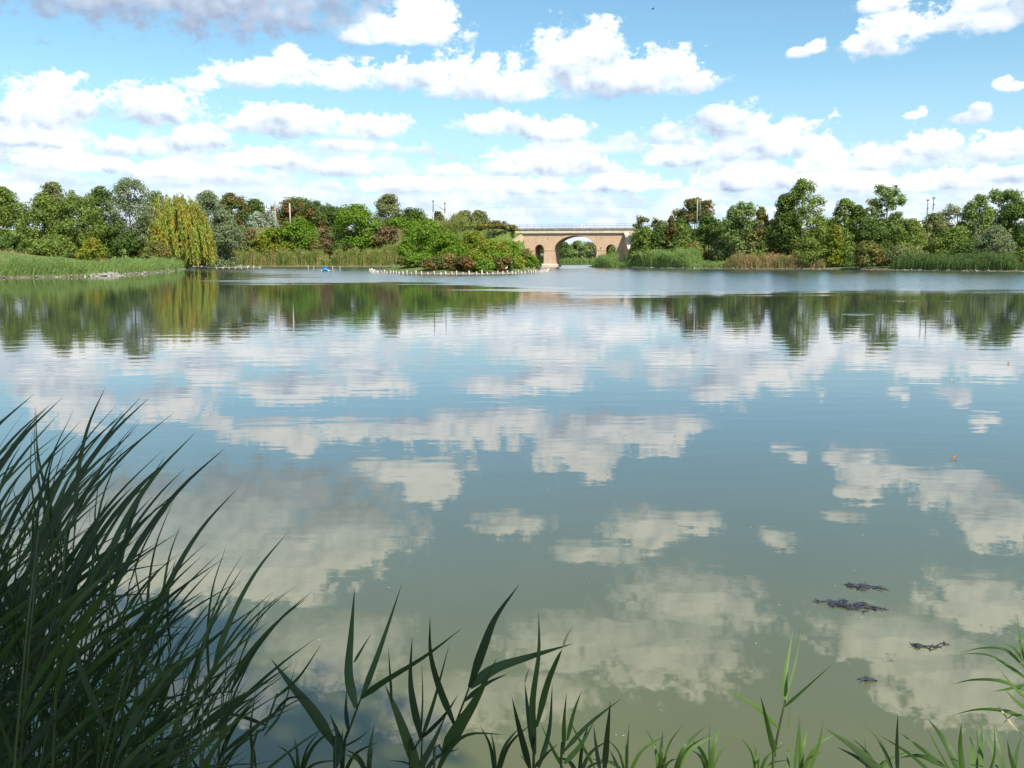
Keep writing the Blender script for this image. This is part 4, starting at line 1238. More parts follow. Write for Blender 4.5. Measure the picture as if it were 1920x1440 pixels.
jetty('long pale plank jetty reaching from the reedy point into the cove', (-71.5, 200.0), (-55.2, 201.5), 1.1, 13, .38, 1)
jetty('shorter jetty behind the long one, near the back reeds', (-81.0, 232.0), (-67.0, 233.0), 1.0, 8, .34)
for x, y0, y1, dep, lab in ((577.5, 498, 507, 172, 'thin mooring stake, furthest from the pedal boat'), (588, 499.5, 506.5, 178, 'thin grey mooring stake on the jetty side of the pedal boat'),
                            (623.5, 499.5, 508.5, 165, 'thin mooring stake just past the pedal boat'), (637, 498.5, 509, 160, 'thicker mooring stake second past the pedal boat')):
    p, q = at(x, y0, dep), at(x, y1, dep)
    root = tag(empty('mooring_stake', (p.x, dep, 0)), lab, 'stake')
    MB().tube([(0, 0, -1.2), (.02, 0, p.z * .5), (.03, 0, p.z)], [.065, .06, .05], 8).build('shaft', M_STAKE, root, True)
    MB().tube([(.03, 0, p.z - .02), (.03, 0, p.z + .03)], [.055, .03], 8).build('worn_tip', M_WOOD, root, True)

M_BLUE = plain_mat('blue_shell', (0.010, 0.22, 0.62), (0.014, 0.26, 0.70), 2.0, .35, .5, .1)
M_WHITE = plain_mat('white_shell', (0.66, 0.66, 0.64), (0.76, 0.76, 0.74), 2.0, .4, .5, .1)
M_BLACK = plain_mat('recess_shade', (0.012, 0.012, 0.014), (0.03, 0.03, 0.032), 4.0)
bp = at(610, 508.5, 162)
boat = tag(empty('pedal_boat', (bp.x, 162, 0), RAD(8)), 'small blue pedal boat with white floats moored among stakes', 'boat')
for s in (-1, 1):
    fb = MB()
    prof = [(-.9, .02, .16), (-.75, .13, .20), (0, .15, .22), (.8, .14, .21), (1.15, .06, .26)]
    fb.tube([(s * .58, y, zc - .06) for y, r, zc in prof], [max(.03, r) for y, r, zc in prof], 10)
    fb.build('pontoon', M_WHITE, boat, True)
hull = MB()
sec = []
for y, wd, zb, zt in ((-.85, .46, .16, .44), (-.4, .50, .10, .62), (.2, .50, .08, .66), (.8, .46, .12, .52), (1.15, .22, .20, .40)):
    sec.append([(wd * cx_, y, zb + (zt - zb) * cz_) for cx_, cz_ in ((-1, 0), (-1.0, .45), (-.72, .88), (-.3, 1), (.3, 1), (.72, .88), (1.0, .45), (1, 0))])
vv = [p for s_ in sec for p in s_]
ff = [(i * 8 + k, i * 8 + (k + 1) % 8, (i + 1) * 8 + (k + 1) % 8, (i + 1) * 8 + k) for i in range(4) for k in range(8)]
ff += [tuple(range(7, -1, -1)), tuple(32 + k for k in range(8))]
hull.add(vv, ff).build('shell', M_BLUE, boat, True)
MB().hexa([(-.27, -.90, .13), (.27, -.90, .13), (.27, -.7, .13), (-.27, -.7, .13), (-.22, -.88, .31), (.22, -.88, .31), (.22, -.7, .31), (-.22, -.7, .31)]).build('recess_shade_block', M_BLACK, boat)  # solid black block, painted shade in place of a hollow opening
for s in (-1, 1):
    MB().hexa([(s * .25 - .17, -.30, .62), (s * .25 + .17, -.30, .62), (s * .25 + .17, -.14, .62), (s * .25 - .17, -.14, .62),
               (s * .25 - .15, -.42, .86), (s * .25 + .15, -.42, .86), (s * .25 + .15, -.34, .86), (s * .25 - .15, -.34, .86)]).build('seat_back', M_BLUE, boat)

# ------------------------------------------------------------------ railway masts
M_CONC = plain_mat('mast_concrete', (0.40, 0.36, 0.30), (0.56, 0.52, 0.45), 1.0)
M_STEEL = plain_mat('mast_steel', (0.10, 0.095, 0.09), (0.19, 0.18, 0.17), 2.0, .6, .5)


def mast(x, ytop, ybase, dep, label, arm=0, style='cat', base_mat=M_CONC, r=.19):
    p = at(x, ytop, dep)
    z0 = hz(p.x, dep)
    if z0 < 5:
        z0 = at(x, ybase, dep).z - 3.0
    H = p.z - z0
    root = tag(empty('railway_mast', (p.x, dep, z0)), label, 'mast', 'railway masts along the embankment')
    cut = .62 if style == 'cat' else 1.0
    MB().tube([(0, 0, -.3), (0, 0, H * cut)], [r, r * .85], 8).build('pole', base_mat, root, True)
    if style == 'cat':
        MB().tube([(0, 0, H * cut), (0, 0, H - .25)], [r * .72, r * .62], 8).build('steel_top', M_STEEL, root, True)
        MB().box(-.26, .26, -.26, .26, H - .28, H).build('cap', M_STEEL, root)
        MB().tube([(0, 0, H * .80), (.16, 0, H * .79)], [.22, .20], 8).build('insulator', M_STEEL, root, True)
    if arm:
        MB().tube([(0, 0, H * .72), (arm, -.2, H * .72 + abs(arm) * .62)], [.09, .06], 6).build('bracket_arm', M_STEEL if style == 'cat' else base_mat, root, True)
    return Vector((p.x, dep, z0 + H * .8))


mast(515, 377, 425, 264, 'weathered wooden mast with a slanted side arm before the rust tree', 2.0, 'wood', M_WOOD, .25)
mast(543, 381, 408, 266, 'bleached plain wooden mast beside the one with a side arm', 0, 'wood', M_STAKE, .21)
mast(812, 376, 416, 258, 'steel topped mast above the isle, further from the bridge', -.01, 'cat')
mast(834, 380, 420, 253, 'steel topped mast with a bracket, second above the isle', -1.6, 'cat')
mast(1308, 373, 402, 224, 'slim concrete mast of the close pair before the walnut tree', 0, 'wood', M_CONC, .12)
mast(1313, 376, 400, 230, 'slightly shorter concrete mast of the close pair', 0, 'wood', M_CONC, .12)
mast(1740, 374, 410, 218, 'black topped mast rising from the thicket, shorter of two', 0, 'cat', M_CONC, .15)
mast(1751, 370, 410, 212, 'black topped mast rising from the thicket, taller of two', 0, 'cat', M_CONC, .15)
# contact wire above the track
wire = MB()
pw = []
for lx in np.linspace(-120, 95, 44):
    X, Y = bridge_world(lx, 3.0)
    sag = .5 * (1 - abs(((lx + 200) / 46.0) % 1.0 - .5) * 2)
    pw.append((X, Y, 15.6 - sag))
wire.tube(pw, .012, 4)
tag(wire.build('contact_wire', M_STEEL), 'thin overhead wire strung above the railway', 'wire')

# ------------------------------------------------------------------ concrete ramp and shore stones
M_CONCRETE = plain_mat('old_concrete', (0.42, 0.39, 0.34), (0.62, 0.58, 0.52), 1.6)
ra = Vector((-56.2, 123.2, 0))
ramp = tag(empty('boat_ramp', ra, RAD(20)), 'pale concrete slipway slabs where the lawn meets the water', 'ramp')
for i in range(4):
    for j in range(2):
        z0, z1 = .05 + .22 * i, .05 + .22 * (i + 1)
        x0, x1 = -i * .85, -(i + 1) * .85 + .05
        y0, y1 = -1.5 + j * 1.5, -1.5 + (j + 1) * 1.5 - .06
        dz_ = random.uniform(-.03, .03)
        MB().hexa([(x1, y0, z1 - .3), (x0, y0, z0 - .3), (x0, y1, z0 - .3), (x1, y1, z1 - .3),
                   (x1, y0, z1 + dz_ + .1), (x0, y0, z0 + dz_ + .1), (x0, y1, z0 + dz_ + .1), (x1, y1, z1 + dz_ + .1)]).build('slab', M_CONCRETE, ramp)
M_ROCK = plain_mat('shore_stone', (0.22, 0.195, 0.16), (0.46, 0.42, 0.36), 1.2)


def stones(label, line, n, size, spread):
    line = np.array(line, float)
    cum = np.concatenate([[0], np.cumsum(np.linalg.norm(np.diff(line, axis=0), axis=1))])
    s = RNG.random(n) * cum[-1]
    x_ = np.interp(s, cum, line[:, 0]) + RNG.normal(size=n) * spread
    y_ = np.interp(s, cum, line[:, 1]) + RNG.normal(size=n) * spread
    ico = [(0, 0, 1), (.9, 0, .35), (.28, .86, .35), (-.72, .53, .35), (-.72, -.53, .35), (.28, -.86, .35),
           (.72, .53, -.4), (-.28, .86, -.4), (-.9, 0, -.4), (-.28, -.86, -.4), (.72, -.53, -.4), (0, 0, -1)]
    fs = [(0, 1, 2), (0, 2, 3), (0, 3, 4), (0, 4, 5), (0, 5, 1), (1, 6, 2), (2, 7, 3), (3, 8, 4), (4, 9, 5), (5, 10, 1),
          (6, 7, 2), (7, 8, 3), (8, 9, 4), (9, 10, 5), (10, 6, 1)]
    ico, fs = np.array(ico), np.array(fs)
    V = ico[None] * RNG.uniform(.7, 1.3, (n, 12, 1)) * RNG.uniform(size[0], size[1], (n, 1, 1)) * RNG.uniform(.6, 1.3, (n, 1, 3)) * np.array([1, 1, .55])
    V = V + np.stack([x_, y_, np.maximum(height(x_, y_), -.12) + .04], -1)[:, None]
    Fc = fs[None] + (np.arange(n) * 12)[:, None, None]
    o = link('shore_stones', np_mesh('shore_stones', V.reshape(-1, 3), Fc.reshape(-1, 3)), M_ROCK)
    tag(o, label, 'stones', kind='stuff')


stones('pale stones lining the lawn shore', LAKE[3:10], 300, (.07, .20), .2)
stones('pale stones lining the far shore past the bridge', LAKE[20:27], 300, (.08, .24), .25)
stones('stones at the slipway and its corner', [(-56, 120.5), (-54.6, 124), (-55.2, 128)], 90, (.15, .42), .45)
stones('stones along the back of the cove', [(-97, 245.6), (-70, 247.6), (-34, 243.6)], 200, (.08, .22), .2)

# ------------------------------------------------------------------ birds
M_PLUME = plain_mat('white_plumage', (0.70, 0.70, 0.68), (0.80, 0.80, 0.78), 6.0)
M_BEAK = plain_mat('beak', (0.45, 0.28, 0.05), (0.5, 0.3, 0.06), 6.0)
M_DARKB = plain_mat('dark_plumage', (0.03, 0.03, 0.03), (0.06, 0.06, 0.06), 6.0)


def heron(label, loc, s, rz):
    root = tag(empty('white_bird', loc, rz), label, 'bird')
    b_ = MB().tube([(-.30, 0, .42), (-.18, 0, .46), (0, 0, .54), (.12, 0, .62), (.17, 0, .74), (.13, 0, .86), (.16, 0, .95), (.22, 0, .96)],
                   [.02, .09, .12, .09, .045, .035, .045, .03], 8)
    o = b_.build('body', M_PLUME, root, True)
    MB().tube([(.22, 0, .96), (.36, 0, .93)], [.018, .004], 5).build('beak', M_BEAK, root)
    for k in (-.04, .04):
        MB().tube([(.0, k, .46), (-.02, k, .22), (.0, k, 0)], [.014, .012, .012], 5).build('leg', M_DARKB, root)
    root.scale = (s, s, s)
    return root


e_a = math.pi * 1.68
heron('white bird perched on the isle edging toward the bridge', (ISLE_C[0] + math.cos(e_a) * (ISLE_A + .4), ISLE_C[1] + math.sin(e_a) * (ISLE_B + .4), .46), .8, RAD(30))
fly = at(1224, 17, 60)
bird = tag(empty('flying_bird', fly, RAD(20)), 'tiny dark bird flying high in the blue', 'bird')
MB().tube([(-.12, 0, 0), (0, 0, .01), (.12, 0, 0)], [.008, .03, .006], 6).build('body', M_DARKB, bird, True)
for s in (-1, 1):
    MB().hexa([(-.04, 0, 0), (.04, 0, 0), (.02, s * .13, .05), (-.05, s * .13, .05), (-.04, 0, .008), (.04, 0, .008), (.02, s * .13, .055), (-.05, s * .13, .055)]).build('wing', M_DARKB, bird)


# ------------------------------------------------------------------ reeds at the near bank
def reed_leaf_mat(name, c1, c2, trans):
    m, t = mat_new(name)
    g = t.n('ShaderNodeNewGeometry')
    oi = t.n('ShaderNodeObjectInfo')
    tcn = t.n('ShaderNodeTexCoord')
    streak = t.noise(t.vm('MULTIPLY', tcn.outputs['Object'], (60.0, 60.0, 4.0)), 1.0, 3, 0.6)
    f = t.m('ADD', t.m('MULTIPLY', oi.outputs['Random'], 0.7), t.m('MULTIPLY', streak, 0.4))
    col = t.mixc(t.ss(f, 0.15, 0.95), c1, c2)
    b = principled(t, col, 0.5, 0.35, streak, 0.002, 0.3)
    tr = t.n('ShaderNodeBsdfTranslucent')
    t.put(tr.inputs['Color'], t.mixc(1.0, col, (1.2, 1.35, 0.6), 'MULTIPLY'))
    mx = t.n('ShaderNodeMixShader')
    mx.inputs[0].default_value = trans
    t.put(mx.inputs[1], b.outputs[0])
    t.put(mx.inputs[2], tr.outputs[0])
    out(t, mx.outputs[0])
    return m


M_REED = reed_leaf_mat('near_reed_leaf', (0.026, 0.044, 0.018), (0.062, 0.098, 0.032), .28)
M_REED_SUNLIT = reed_leaf_mat('sunlit_reed_leaf', (0.060, 0.110, 0.024), (0.130, 0.215, 0.050), .35)  # near reed leaf again, sunlight painted in as a brighter green
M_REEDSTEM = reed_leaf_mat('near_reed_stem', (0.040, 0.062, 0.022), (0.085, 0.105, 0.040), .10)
M_DRYLEAF = reed_leaf_mat('withered_reed_leaf', (0.110, 0.085, 0.036), (0.200, 0.160, 0.070), .2)
M_STRAW = plain_mat('dry_straw', (0.42, 0.30, 0.16), (0.58, 0.44, 0.26), 20.0)


def smooth_path(P, n):
    """Catmull-Rom through the points"""
    P = [Vector(p) for p in P]
    if len(P) == 2:
        P = [P[0], P[0].lerp(P[1], .5), P[1]]
    Q = [P[0] * 2 - P[1]] + P + [P[-1] * 2 - P[-2]]
    res = []
    for k in range(n + 1):
        u = k / n * (len(P) - 1)
        i = min(int(u), len(P) - 2)
        f = u - i
        a, b, c, d_ = Q[i], Q[i + 1], Q[i + 2], Q[i + 3]
        res.append(.5 * ((2 * b) + (c - a) * f + (2 * a - 5 * b + 4 * c - d_) * f * f + (3 * b - a - 3 * c + d_) * f ** 3))
    return res


def blade(path, width, face, twist=0.0, n=11, fold=.22):
    """lance-shaped leaf along a path; face = direction its flat side looks to"""
    pts = smooth_path(path, n)
    v, f = [], []
    for i, p in enumerate(pts):
        s = i / n
        tg = (pts[min(i + 1, n)] - pts[max(i - 1, 0)]).normalized()
        fc = Vector(face)
        sd = tg.cross(fc)
        if sd.length < .05:
            sd = tg.cross(Vector((.3, 1, .2)))
        sd.normalize()
        up = sd.cross(tg)
        a = twist * s
        sd, up = sd * math.cos(a) + up * math.sin(a), up * math.cos(a) - sd * math.sin(a)
        wd = width * .5 * (min(1, .42 + s * 3.2) if s < .2 else 1.0) * max(.012, (1 - max(0, (s - .22) / .78) ** 1.35)) ** .95
        v += [p - sd * wd, p + up * wd * fold, p + sd * wd]
    for i in range(n):
        k = i * 3
        f += [(k, k + 1, k + 4, k + 3), (k + 1, k + 2, k + 5, k + 4)]
    return v, f


def blade_mesh(path, width, face, twist=0.0, fold=.22):
    v, f = blade(path, width, face, twist, 11, fold)
    me = bpy.data.meshes.new('leaf')
    me.from_pydata(v, [], f)
    me.polygons.foreach_set('use_smooth', np.ones(len(f), dtype=bool))
    me.update()
    return me


# --- single reeds one can pick out: photograph positions of the stem and of every leaf (points, width in pixels)
def A(pts): return [(440 + x / 2.526, 1060 + y / 2.526) for x, y in pts]
def B(pts): return [(1100 + x / 2.341, 1060 + y / 2.341) for x, y in pts]


def hand_reed(label, depth, stem, leaves, straw=(), mat=None):
    """stem: photograph points bottom to top, or None"""
    rnd = random.Random(label)
    foot = at(*(stem[0] if stem else leaves[0][0][0]), depth)
    z0 = hz(foot.x, depth)
    root = tag(empty('reed_plant', (foot.x, depth, z0)), label, 'reed')
    base = Vector(root.location)
    if stem:
        st = [at(x, y, depth) for x, y in stem]
    else:
        st = [at(*leaves[0][0][0], depth)]
    lead = st[1] - st[0] if len(st) > 1 else Vector((0, 0, 1))
    low = Vector((st[0].x - lead.x * .6, depth + .05, z0 - .15))
    path = [low - base] + [q - base for q in st]
    sp = smooth_path(path, 10)
    MB().tube(sp, [.0050 - .0024 * i / 10 for i in range(11)], 6).build('stem', M_REEDSTEM, root, True)
    for pts, wpx in leaves:
        n = len(pts)
        dd = rnd.uniform(-.16, .20)
        P = [at(x, y, depth + dd * (i / (n - 1)) ** 1.3) - base for i, (x, y) in enumerate(pts)]
        wd = wpx / F_PX * depth * 1.06
        me = blade_mesh(P, wd, (rnd.uniform(-.25, .25), -1, rnd.uniform(.1, .5)), rnd.uniform(-.5, .5))
        link('leaf', me, mat or M_REED, root)
    for pts in straw:
        P = [at(x, y, depth + .03) - base for x, y in pts]
        me = blade_mesh(P, .006, (0, -1, .3))
        link('dry_tip', me, M_STRAW, root)
    return root


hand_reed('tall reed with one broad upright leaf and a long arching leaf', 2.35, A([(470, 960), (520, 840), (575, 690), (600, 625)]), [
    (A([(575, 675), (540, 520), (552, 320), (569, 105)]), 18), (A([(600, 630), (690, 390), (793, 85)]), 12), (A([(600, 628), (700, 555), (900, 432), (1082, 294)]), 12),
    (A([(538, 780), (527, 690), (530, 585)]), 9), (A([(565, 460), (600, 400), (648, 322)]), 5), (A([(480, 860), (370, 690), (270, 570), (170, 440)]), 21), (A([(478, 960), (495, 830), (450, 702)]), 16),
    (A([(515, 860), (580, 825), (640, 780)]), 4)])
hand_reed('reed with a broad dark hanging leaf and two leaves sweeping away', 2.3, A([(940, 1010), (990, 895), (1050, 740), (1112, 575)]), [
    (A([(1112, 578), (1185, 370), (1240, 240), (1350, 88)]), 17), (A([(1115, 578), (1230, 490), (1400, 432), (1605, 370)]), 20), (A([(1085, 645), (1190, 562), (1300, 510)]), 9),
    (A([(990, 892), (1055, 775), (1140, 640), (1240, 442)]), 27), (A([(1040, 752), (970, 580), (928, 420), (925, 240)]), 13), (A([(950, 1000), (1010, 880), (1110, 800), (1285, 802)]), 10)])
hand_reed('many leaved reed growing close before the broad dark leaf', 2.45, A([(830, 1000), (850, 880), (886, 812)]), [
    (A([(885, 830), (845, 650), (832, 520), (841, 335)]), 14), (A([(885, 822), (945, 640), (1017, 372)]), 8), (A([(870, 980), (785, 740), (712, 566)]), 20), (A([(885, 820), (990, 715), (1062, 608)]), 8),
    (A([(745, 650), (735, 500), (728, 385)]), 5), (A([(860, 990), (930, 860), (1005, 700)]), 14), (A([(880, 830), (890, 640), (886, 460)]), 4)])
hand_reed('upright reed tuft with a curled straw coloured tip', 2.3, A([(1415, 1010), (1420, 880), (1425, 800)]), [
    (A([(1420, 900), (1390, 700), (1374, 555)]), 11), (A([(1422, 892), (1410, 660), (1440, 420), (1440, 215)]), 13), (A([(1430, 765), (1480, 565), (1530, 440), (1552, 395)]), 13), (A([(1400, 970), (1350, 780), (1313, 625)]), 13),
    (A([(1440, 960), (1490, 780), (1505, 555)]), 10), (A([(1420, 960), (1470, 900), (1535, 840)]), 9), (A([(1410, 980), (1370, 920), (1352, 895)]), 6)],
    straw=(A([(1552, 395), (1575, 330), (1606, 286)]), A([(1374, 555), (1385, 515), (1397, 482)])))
hand_reed('pale green slender reed with one long sunlit leaf', mat=M_REED_SUNLIT, depth=2.45, stem=A([(1545, 1010), (1555, 900), (1560, 860)]), leaves=[
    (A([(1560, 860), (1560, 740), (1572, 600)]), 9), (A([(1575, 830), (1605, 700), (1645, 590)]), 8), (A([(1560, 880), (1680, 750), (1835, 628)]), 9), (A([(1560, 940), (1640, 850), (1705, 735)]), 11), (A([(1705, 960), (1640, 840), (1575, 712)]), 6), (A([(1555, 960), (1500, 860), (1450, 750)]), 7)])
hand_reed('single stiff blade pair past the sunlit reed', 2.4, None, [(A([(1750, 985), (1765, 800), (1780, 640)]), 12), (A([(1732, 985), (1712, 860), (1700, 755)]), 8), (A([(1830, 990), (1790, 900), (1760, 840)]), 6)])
hand_reed('lone tall reed with twin upright leaves standing before the weed', mat=M_REED_SUNLIT, depth=2.5, stem=B([(815, 920), (828, 800), (848, 700), (872, 592)]), leaves=[
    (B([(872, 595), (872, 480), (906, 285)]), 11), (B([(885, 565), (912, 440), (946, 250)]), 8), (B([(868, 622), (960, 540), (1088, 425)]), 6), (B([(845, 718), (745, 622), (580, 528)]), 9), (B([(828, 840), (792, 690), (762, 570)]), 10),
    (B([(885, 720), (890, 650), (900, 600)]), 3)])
hand_reed('three thin blades beside the lone tall reed', mat=M_REED_SUNLIT, depth=2.45, stem=None, leaves=[(B([(888, 920), (884, 850), (886, 765)]), 7), (B([(912, 910), (925, 780), (934, 655)]), 7), (B([(970, 915), (1015, 800), (1042, 668)]), 8)])
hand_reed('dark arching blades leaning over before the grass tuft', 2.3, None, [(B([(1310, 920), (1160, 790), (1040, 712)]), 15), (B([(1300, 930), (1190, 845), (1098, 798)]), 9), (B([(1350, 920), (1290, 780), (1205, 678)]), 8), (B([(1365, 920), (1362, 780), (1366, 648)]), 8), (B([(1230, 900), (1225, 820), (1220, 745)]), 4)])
hand_reed('sunlit grass tuft of many blades in the corner', mat=M_REED_SUNLIT, depth=2.25, stem=None, leaves=[
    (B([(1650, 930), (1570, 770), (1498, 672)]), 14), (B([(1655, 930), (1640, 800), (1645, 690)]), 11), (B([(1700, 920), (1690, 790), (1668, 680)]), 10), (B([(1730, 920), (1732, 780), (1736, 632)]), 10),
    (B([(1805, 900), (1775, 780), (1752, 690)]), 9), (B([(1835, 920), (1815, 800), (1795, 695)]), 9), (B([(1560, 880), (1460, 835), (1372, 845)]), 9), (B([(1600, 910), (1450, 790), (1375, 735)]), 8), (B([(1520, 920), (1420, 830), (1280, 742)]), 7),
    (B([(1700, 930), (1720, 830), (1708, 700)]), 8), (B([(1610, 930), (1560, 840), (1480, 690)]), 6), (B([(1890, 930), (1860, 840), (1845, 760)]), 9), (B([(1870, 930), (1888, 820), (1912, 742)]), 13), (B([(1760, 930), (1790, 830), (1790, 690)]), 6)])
hand_reed('tall reed at the picture edge with leaves drooping inward', mat=M_REED_SUNLIT, depth=2.5, stem=B([(1985, 950), (1960, 700), (1930, 450), (1900, 330)]), leaves=[
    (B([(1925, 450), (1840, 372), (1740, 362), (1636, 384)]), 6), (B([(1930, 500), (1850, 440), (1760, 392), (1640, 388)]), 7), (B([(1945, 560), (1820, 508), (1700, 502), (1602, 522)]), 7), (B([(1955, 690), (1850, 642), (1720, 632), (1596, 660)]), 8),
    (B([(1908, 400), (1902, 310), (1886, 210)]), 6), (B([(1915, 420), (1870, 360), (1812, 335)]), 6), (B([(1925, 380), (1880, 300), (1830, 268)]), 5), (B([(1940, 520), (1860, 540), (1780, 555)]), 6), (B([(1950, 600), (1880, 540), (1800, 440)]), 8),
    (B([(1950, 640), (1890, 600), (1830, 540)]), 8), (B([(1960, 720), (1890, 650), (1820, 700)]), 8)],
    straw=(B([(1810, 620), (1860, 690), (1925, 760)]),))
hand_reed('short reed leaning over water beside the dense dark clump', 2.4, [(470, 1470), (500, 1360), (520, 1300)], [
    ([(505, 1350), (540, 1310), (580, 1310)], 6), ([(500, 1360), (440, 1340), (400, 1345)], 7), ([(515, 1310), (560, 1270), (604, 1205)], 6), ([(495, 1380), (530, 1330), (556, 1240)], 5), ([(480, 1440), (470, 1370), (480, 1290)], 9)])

# --- low shoots along the bottom edge, all alike
ORD = 'first second third fourth fifth sixth seventh eighth ninth tenth eleventh twelfth thirteenth fourteenth fifteenth sixteenth seventeenth eighteenth nineteenth twentieth twenty-first twenty-second twenty-third twenty-fourth'.split()
shoot_xs = [560, 640, 690, 790, 930, 1085, 1175, 1238, 1262, 1330, 1420, 1500, 1640]
for i, x in enumerate(shoot_xs):
    rnd = random.Random(100 + i)
    dep = rnd.uniform(2.25, 2.7)
    y0 = 1465
    foot = at(x, y0, dep)
    z0 = hz(foot.x, dep)
    root = tag(empty('reed_shoot', (foot.x, dep, z0)), 'low young reed shoot at the bottom edge, %s counting from the dense clump' % ORD[i], 'reed', 'young reed shoots along the bottom edge')
    base = Vector(root.location)
    MB().tube(smooth_path([(0, 0, -.15), (0, 0, (foot.z - z0) * .6), foot - base], 6), [.004] * 7, 5).build('stem', M_REEDSTEM, root, True)
    for k in range(rnd.choice((3, 4, 4, 5))):
        dxp = rnd.uniform(-70, 85)
        yt = rnd.uniform(1345, 1428)
        mid = (x + dxp * .35, (y0 + yt) / 2 - 12)
        P = [foot - base, at(*mid, dep + rnd.uniform(-.05, .05)) - base, at(x + dxp, yt, dep + rnd.uniform(-.1, .1)) - base]
        link('leaf', blade_mesh(P, rnd.uniform(.007, .016), (rnd.uniform(-.4, .4), -1, .3), rnd.uniform(-.6, .6)), M_REED_SUNLIT if x > 1120 else M_REED, root)

# --- the dense clump: a few reeds built once, then copied one by one
def reed_proto(seed):
    rnd = random.Random(seed)
    Hs = 1.75
    lean = rnd.uniform(.10, .26)
    stem = [Vector((lean * (k / 8) ** 1.8 * Hs * .9, 0, Hs * k / 8)) for k in range(9)]
    st = MB().tube(stem, [.0052 - .0034 * k / 8 for k in range(9)], 6).mesh('stem', True)
    st.materials.append(M_REEDSTEM)
    leaves = []
    nl = rnd.choice((9, 10, 11))
    for k in range(nl):
        f = .30 + .70 * (k + rnd.uniform(-.3, .3)) / (nl - 1)
        f = min(.995, max(.25, f))
        q = f * 8
        i = min(7, int(q))
        p0 = stem[i].lerp(stem[i + 1], q - i)
        top = f > .9
        L = rnd.uniform(.30, .52) * (1.0 if not top else .8)
        side = 1 if (k % 2 == 0 or rnd.random() < .45) else -1
        out_ = rnd.uniform(.25, 1.35) if not top else rnd.uniform(.05, .35)
        dirv = Vector((side * out_ + .28, rnd.uniform(-.75, .75), 1.0)).normalized()
        droop = rnd.uniform(-.05, .42) if not top else rnd.uniform(0, .12)
        wind = Vector((.30, 0, 0))
        p1 = p0 + dirv * L * .36
        p2 = p1 + (dirv + wind * .45 + Vector((0, 0, -droop))).normalized() * L * .34
        p3 = p2 + (dirv + wind + Vector((0, 0, -droop * 2.1))).normalized() * L * .34
        me = blade_mesh([p0, p1, p2, p3], rnd.uniform(.007, .0165), (rnd.uniform(-.5, .5), -1, rnd.uniform(-.2, .6)), rnd.uniform(-.9, .9))
        me.materials.append(M_DRYLEAF if (k < 2 and seed % 3 == 0) else M_REED_SUNLIT if (k == 4 and seed % 4 == 1) else M_REED)
        leaves.append(me)
    return st, leaves, Vector((stem[-1].x, 0, Hs))


protos = [reed_proto(900 + k) for k in range(9)]
ENV = np.array([(-260, 760), (-120, 765), (-40, 800), (0, 800), (50, 770), (110, 768), (160, 838), (200, 905), (250, 930), (300, 958), (330, 985), (400, 1050), (470, 1085), (510, 1170), (545, 1280)], float)
rnd = random.Random(77)
made = 0
while made < 160:
    x = rnd.uniform(-230, 430) if rnd.random() < .4 else rnd.uniform(-180, 320)
    ytop = float(np.interp(x, ENV[:, 0], ENV[:, 1]))
    y = ytop + 120 + abs(rnd.gauss(0, 1)) * 170
    if made % 3 == 0:
        y = ytop + rnd.uniform(75, 150)
    dep = rnd.uniform(1.75, 3.05)
    tip = at(x, y, dep)
    if tip.z < .75:
        continue
    st, lv, top = protos[made % len(protos)]
    z0 = max(-.25, hz(tip.x, dep))
    s = (tip.z - z0 - .10) / 1.75
    sx = min(1.05, max(.72, s))
    rz = rnd.gauss(0, .55)
    off = Vector((top.x * sx * math.cos(rz), top.x * sx * math.sin(rz), 0))
    root = empty('reed_plant', (tip.x - off.x, dep - off.y, z0 - .05), rz)
    root.scale = (sx, sx, s)
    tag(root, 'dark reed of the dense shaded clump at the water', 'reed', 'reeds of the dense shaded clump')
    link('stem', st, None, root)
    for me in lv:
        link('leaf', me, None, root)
    made += 1

# ------------------------------------------------------------------ floating things
M_WEED = plain_mat('water_weed', (0.034, 0.037, 0.060), (0.062, 0.064, 0.088), 6.0, .5, .3)
M_REDLEAF = plain_mat('fallen_leaf', (0.35, 0.10, 0.03), (0.45, 0.18, 0.05), 20.0)


def on_water(x, y):
    dx, dy, dz = ray(x, y)
    t_ = -EYE / dz
    return Vector((dx * t_, dy * t_, 0.0))


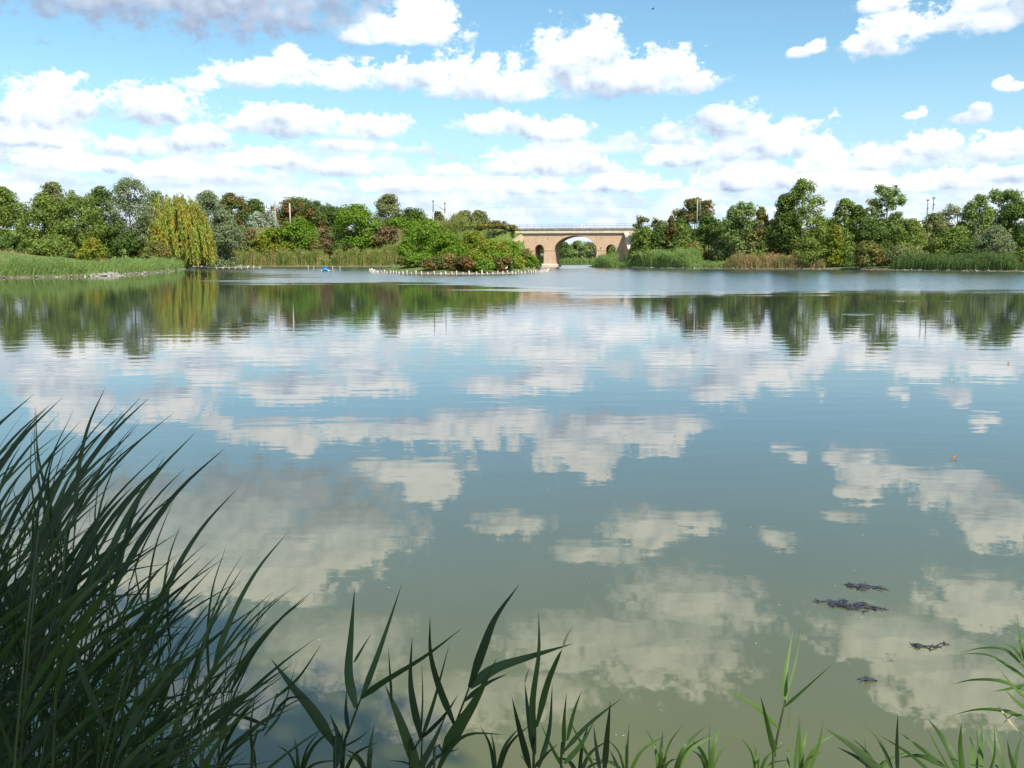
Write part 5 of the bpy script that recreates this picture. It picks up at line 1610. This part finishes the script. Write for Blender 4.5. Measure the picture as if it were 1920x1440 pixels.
def weed(label, cx, cy, wx, wy, n, seed, mat=M_WEED, skirt=True):
    rnd = random.Random(seed)
    c = on_water(cx, cy)
    e = on_water(cx + wx, cy)
    f = on_water(cx, cy - wy)
    rx, ry = (e - c).length, (f - c).length
    root = tag(empty('water_weed', c), label, 'water weed')
    mb = MB()
    for i in range(n):
        u = rnd.uniform(-1, 1)
        v = rnd.uniform(-1, 1) * math.sqrt(1 - u * u)
        x, y = u * rx, v * ry * .5 + (u * -.35 * ry)
        a = rnd.uniform(-.5, .5) + (math.pi if rnd.random() < .5 else 0)
        L = rnd.uniform(.04, .10)
        P = [(x, y, rnd.uniform(-.004, .006)), (x + math.cos(a) * L * .5, y + math.sin(a) * L * .5, rnd.uniform(.002, .014)), (x + math.cos(a) * L, y + math.sin(a) * L, rnd.uniform(-.006, .006))]
        mb.tube(P, [.004, .005, .002], 5)
        for k in range(5):
            b = a + rnd.choice((-1, 1)) * rnd.uniform(.5, 1.2)
            q = Vector(P[1]).lerp(Vector(P[2]), rnd.random())
            mb.tube([q, q + Vector((math.cos(b) * .04, math.sin(b) * .04, rnd.uniform(-.004, .01)))], [.003, .0015], 4)
    mb.build('fronds', mat, root, True)
    if skirt:
        sm = MB()
        for i in range(int(n * .9)):
            u = rnd.uniform(-.8, .95)
            x, y = u * rx, rnd.uniform(-.9, .05) * ry - u * .35 * ry
            a = rnd.uniform(-.6, .6)
            L = rnd.uniform(.05, .11)
            sm.add([(x, y, .002), (x + L * .5, y + L * .18, .0035), (x + L, y + math.sin(a) * .04, .002), (x + L * .5, y - L * .16, .003)], [(0, 1, 2, 3)])
        sm.build('drifting_fronds', mat, root)


weed('dark blue tangled water weed raft', 1588, 1136, 46, 15, 34, 1, skirt=False)
weed('small curled weed piece just beyond the weed raft', 1620, 1101, 13, 6, 14, 2, skirt=False)
weed('scrap of weed on the reed side of the weed raft', 1742, 1212, 18, 4, 7, 3, skirt=False)
weed('tiny dark twig of weed floating nearest the lone reed', 1644, 1276, 4, 3, 2, 4, skirt=False)


def float_leaf(label, x, y, L, rz, mat):
    c = on_water(x, y)
    root = tag(empty('fallen_leaf', (c.x, c.y, .004), rz), label, 'leaf')
    v, f = blade([(-L, 0, .004), (-L * .3, 0, .02), (L * .4, .01, .03), (L, 0, .012)], L * .95, (0, 0, 1), .2, 8, .5)
    me = bpy.data.meshes.new('lamina')
    me.from_pydata(v, [], f)
    me.update()
    link('lamina', me, mat, root)
    MB().tube([(-L * 1.3, .01, .03), (-L, 0, .006)], [.003, .004], 4).build('stalk', M_STRAW, root)


float_leaf('reddish brown leaf floating on the open water', 1790, 860, .05, .3, M_REDLEAF)
float_leaf('tiny red leaf floating farther out near the tree reflections', 1891, 682, .06, 1.2, M_REDLEAF)
float_leaf('tiny tan leaf floating in the cloud reflection', 1784, 715, .045, 2.0, M_STRAW)
# drifting seed fluff
n = 46
rr = random.Random(9)
V, Fc = [], []
for i in range(n):
    c = on_water(rr.uniform(420, 1900), rr.uniform(900, 1420))
    s = rr.uniform(.0025, .007)
    V += [(c.x - s, c.y, .003), (c.x, c.y - s * .8, .004), (c.x + s, c.y, .003), (c.x, c.y + s * .8, .004)]
    Fc.append((4 * i, 4 * i + 1, 4 * i + 2, 4 * i + 3))
tag(link('seed_fluff', np_mesh('seed_fluff', V, Fc), M_WHITE), 'pale seed fluff specks drifting on the near water', 'seed fluff', kind='stuff')
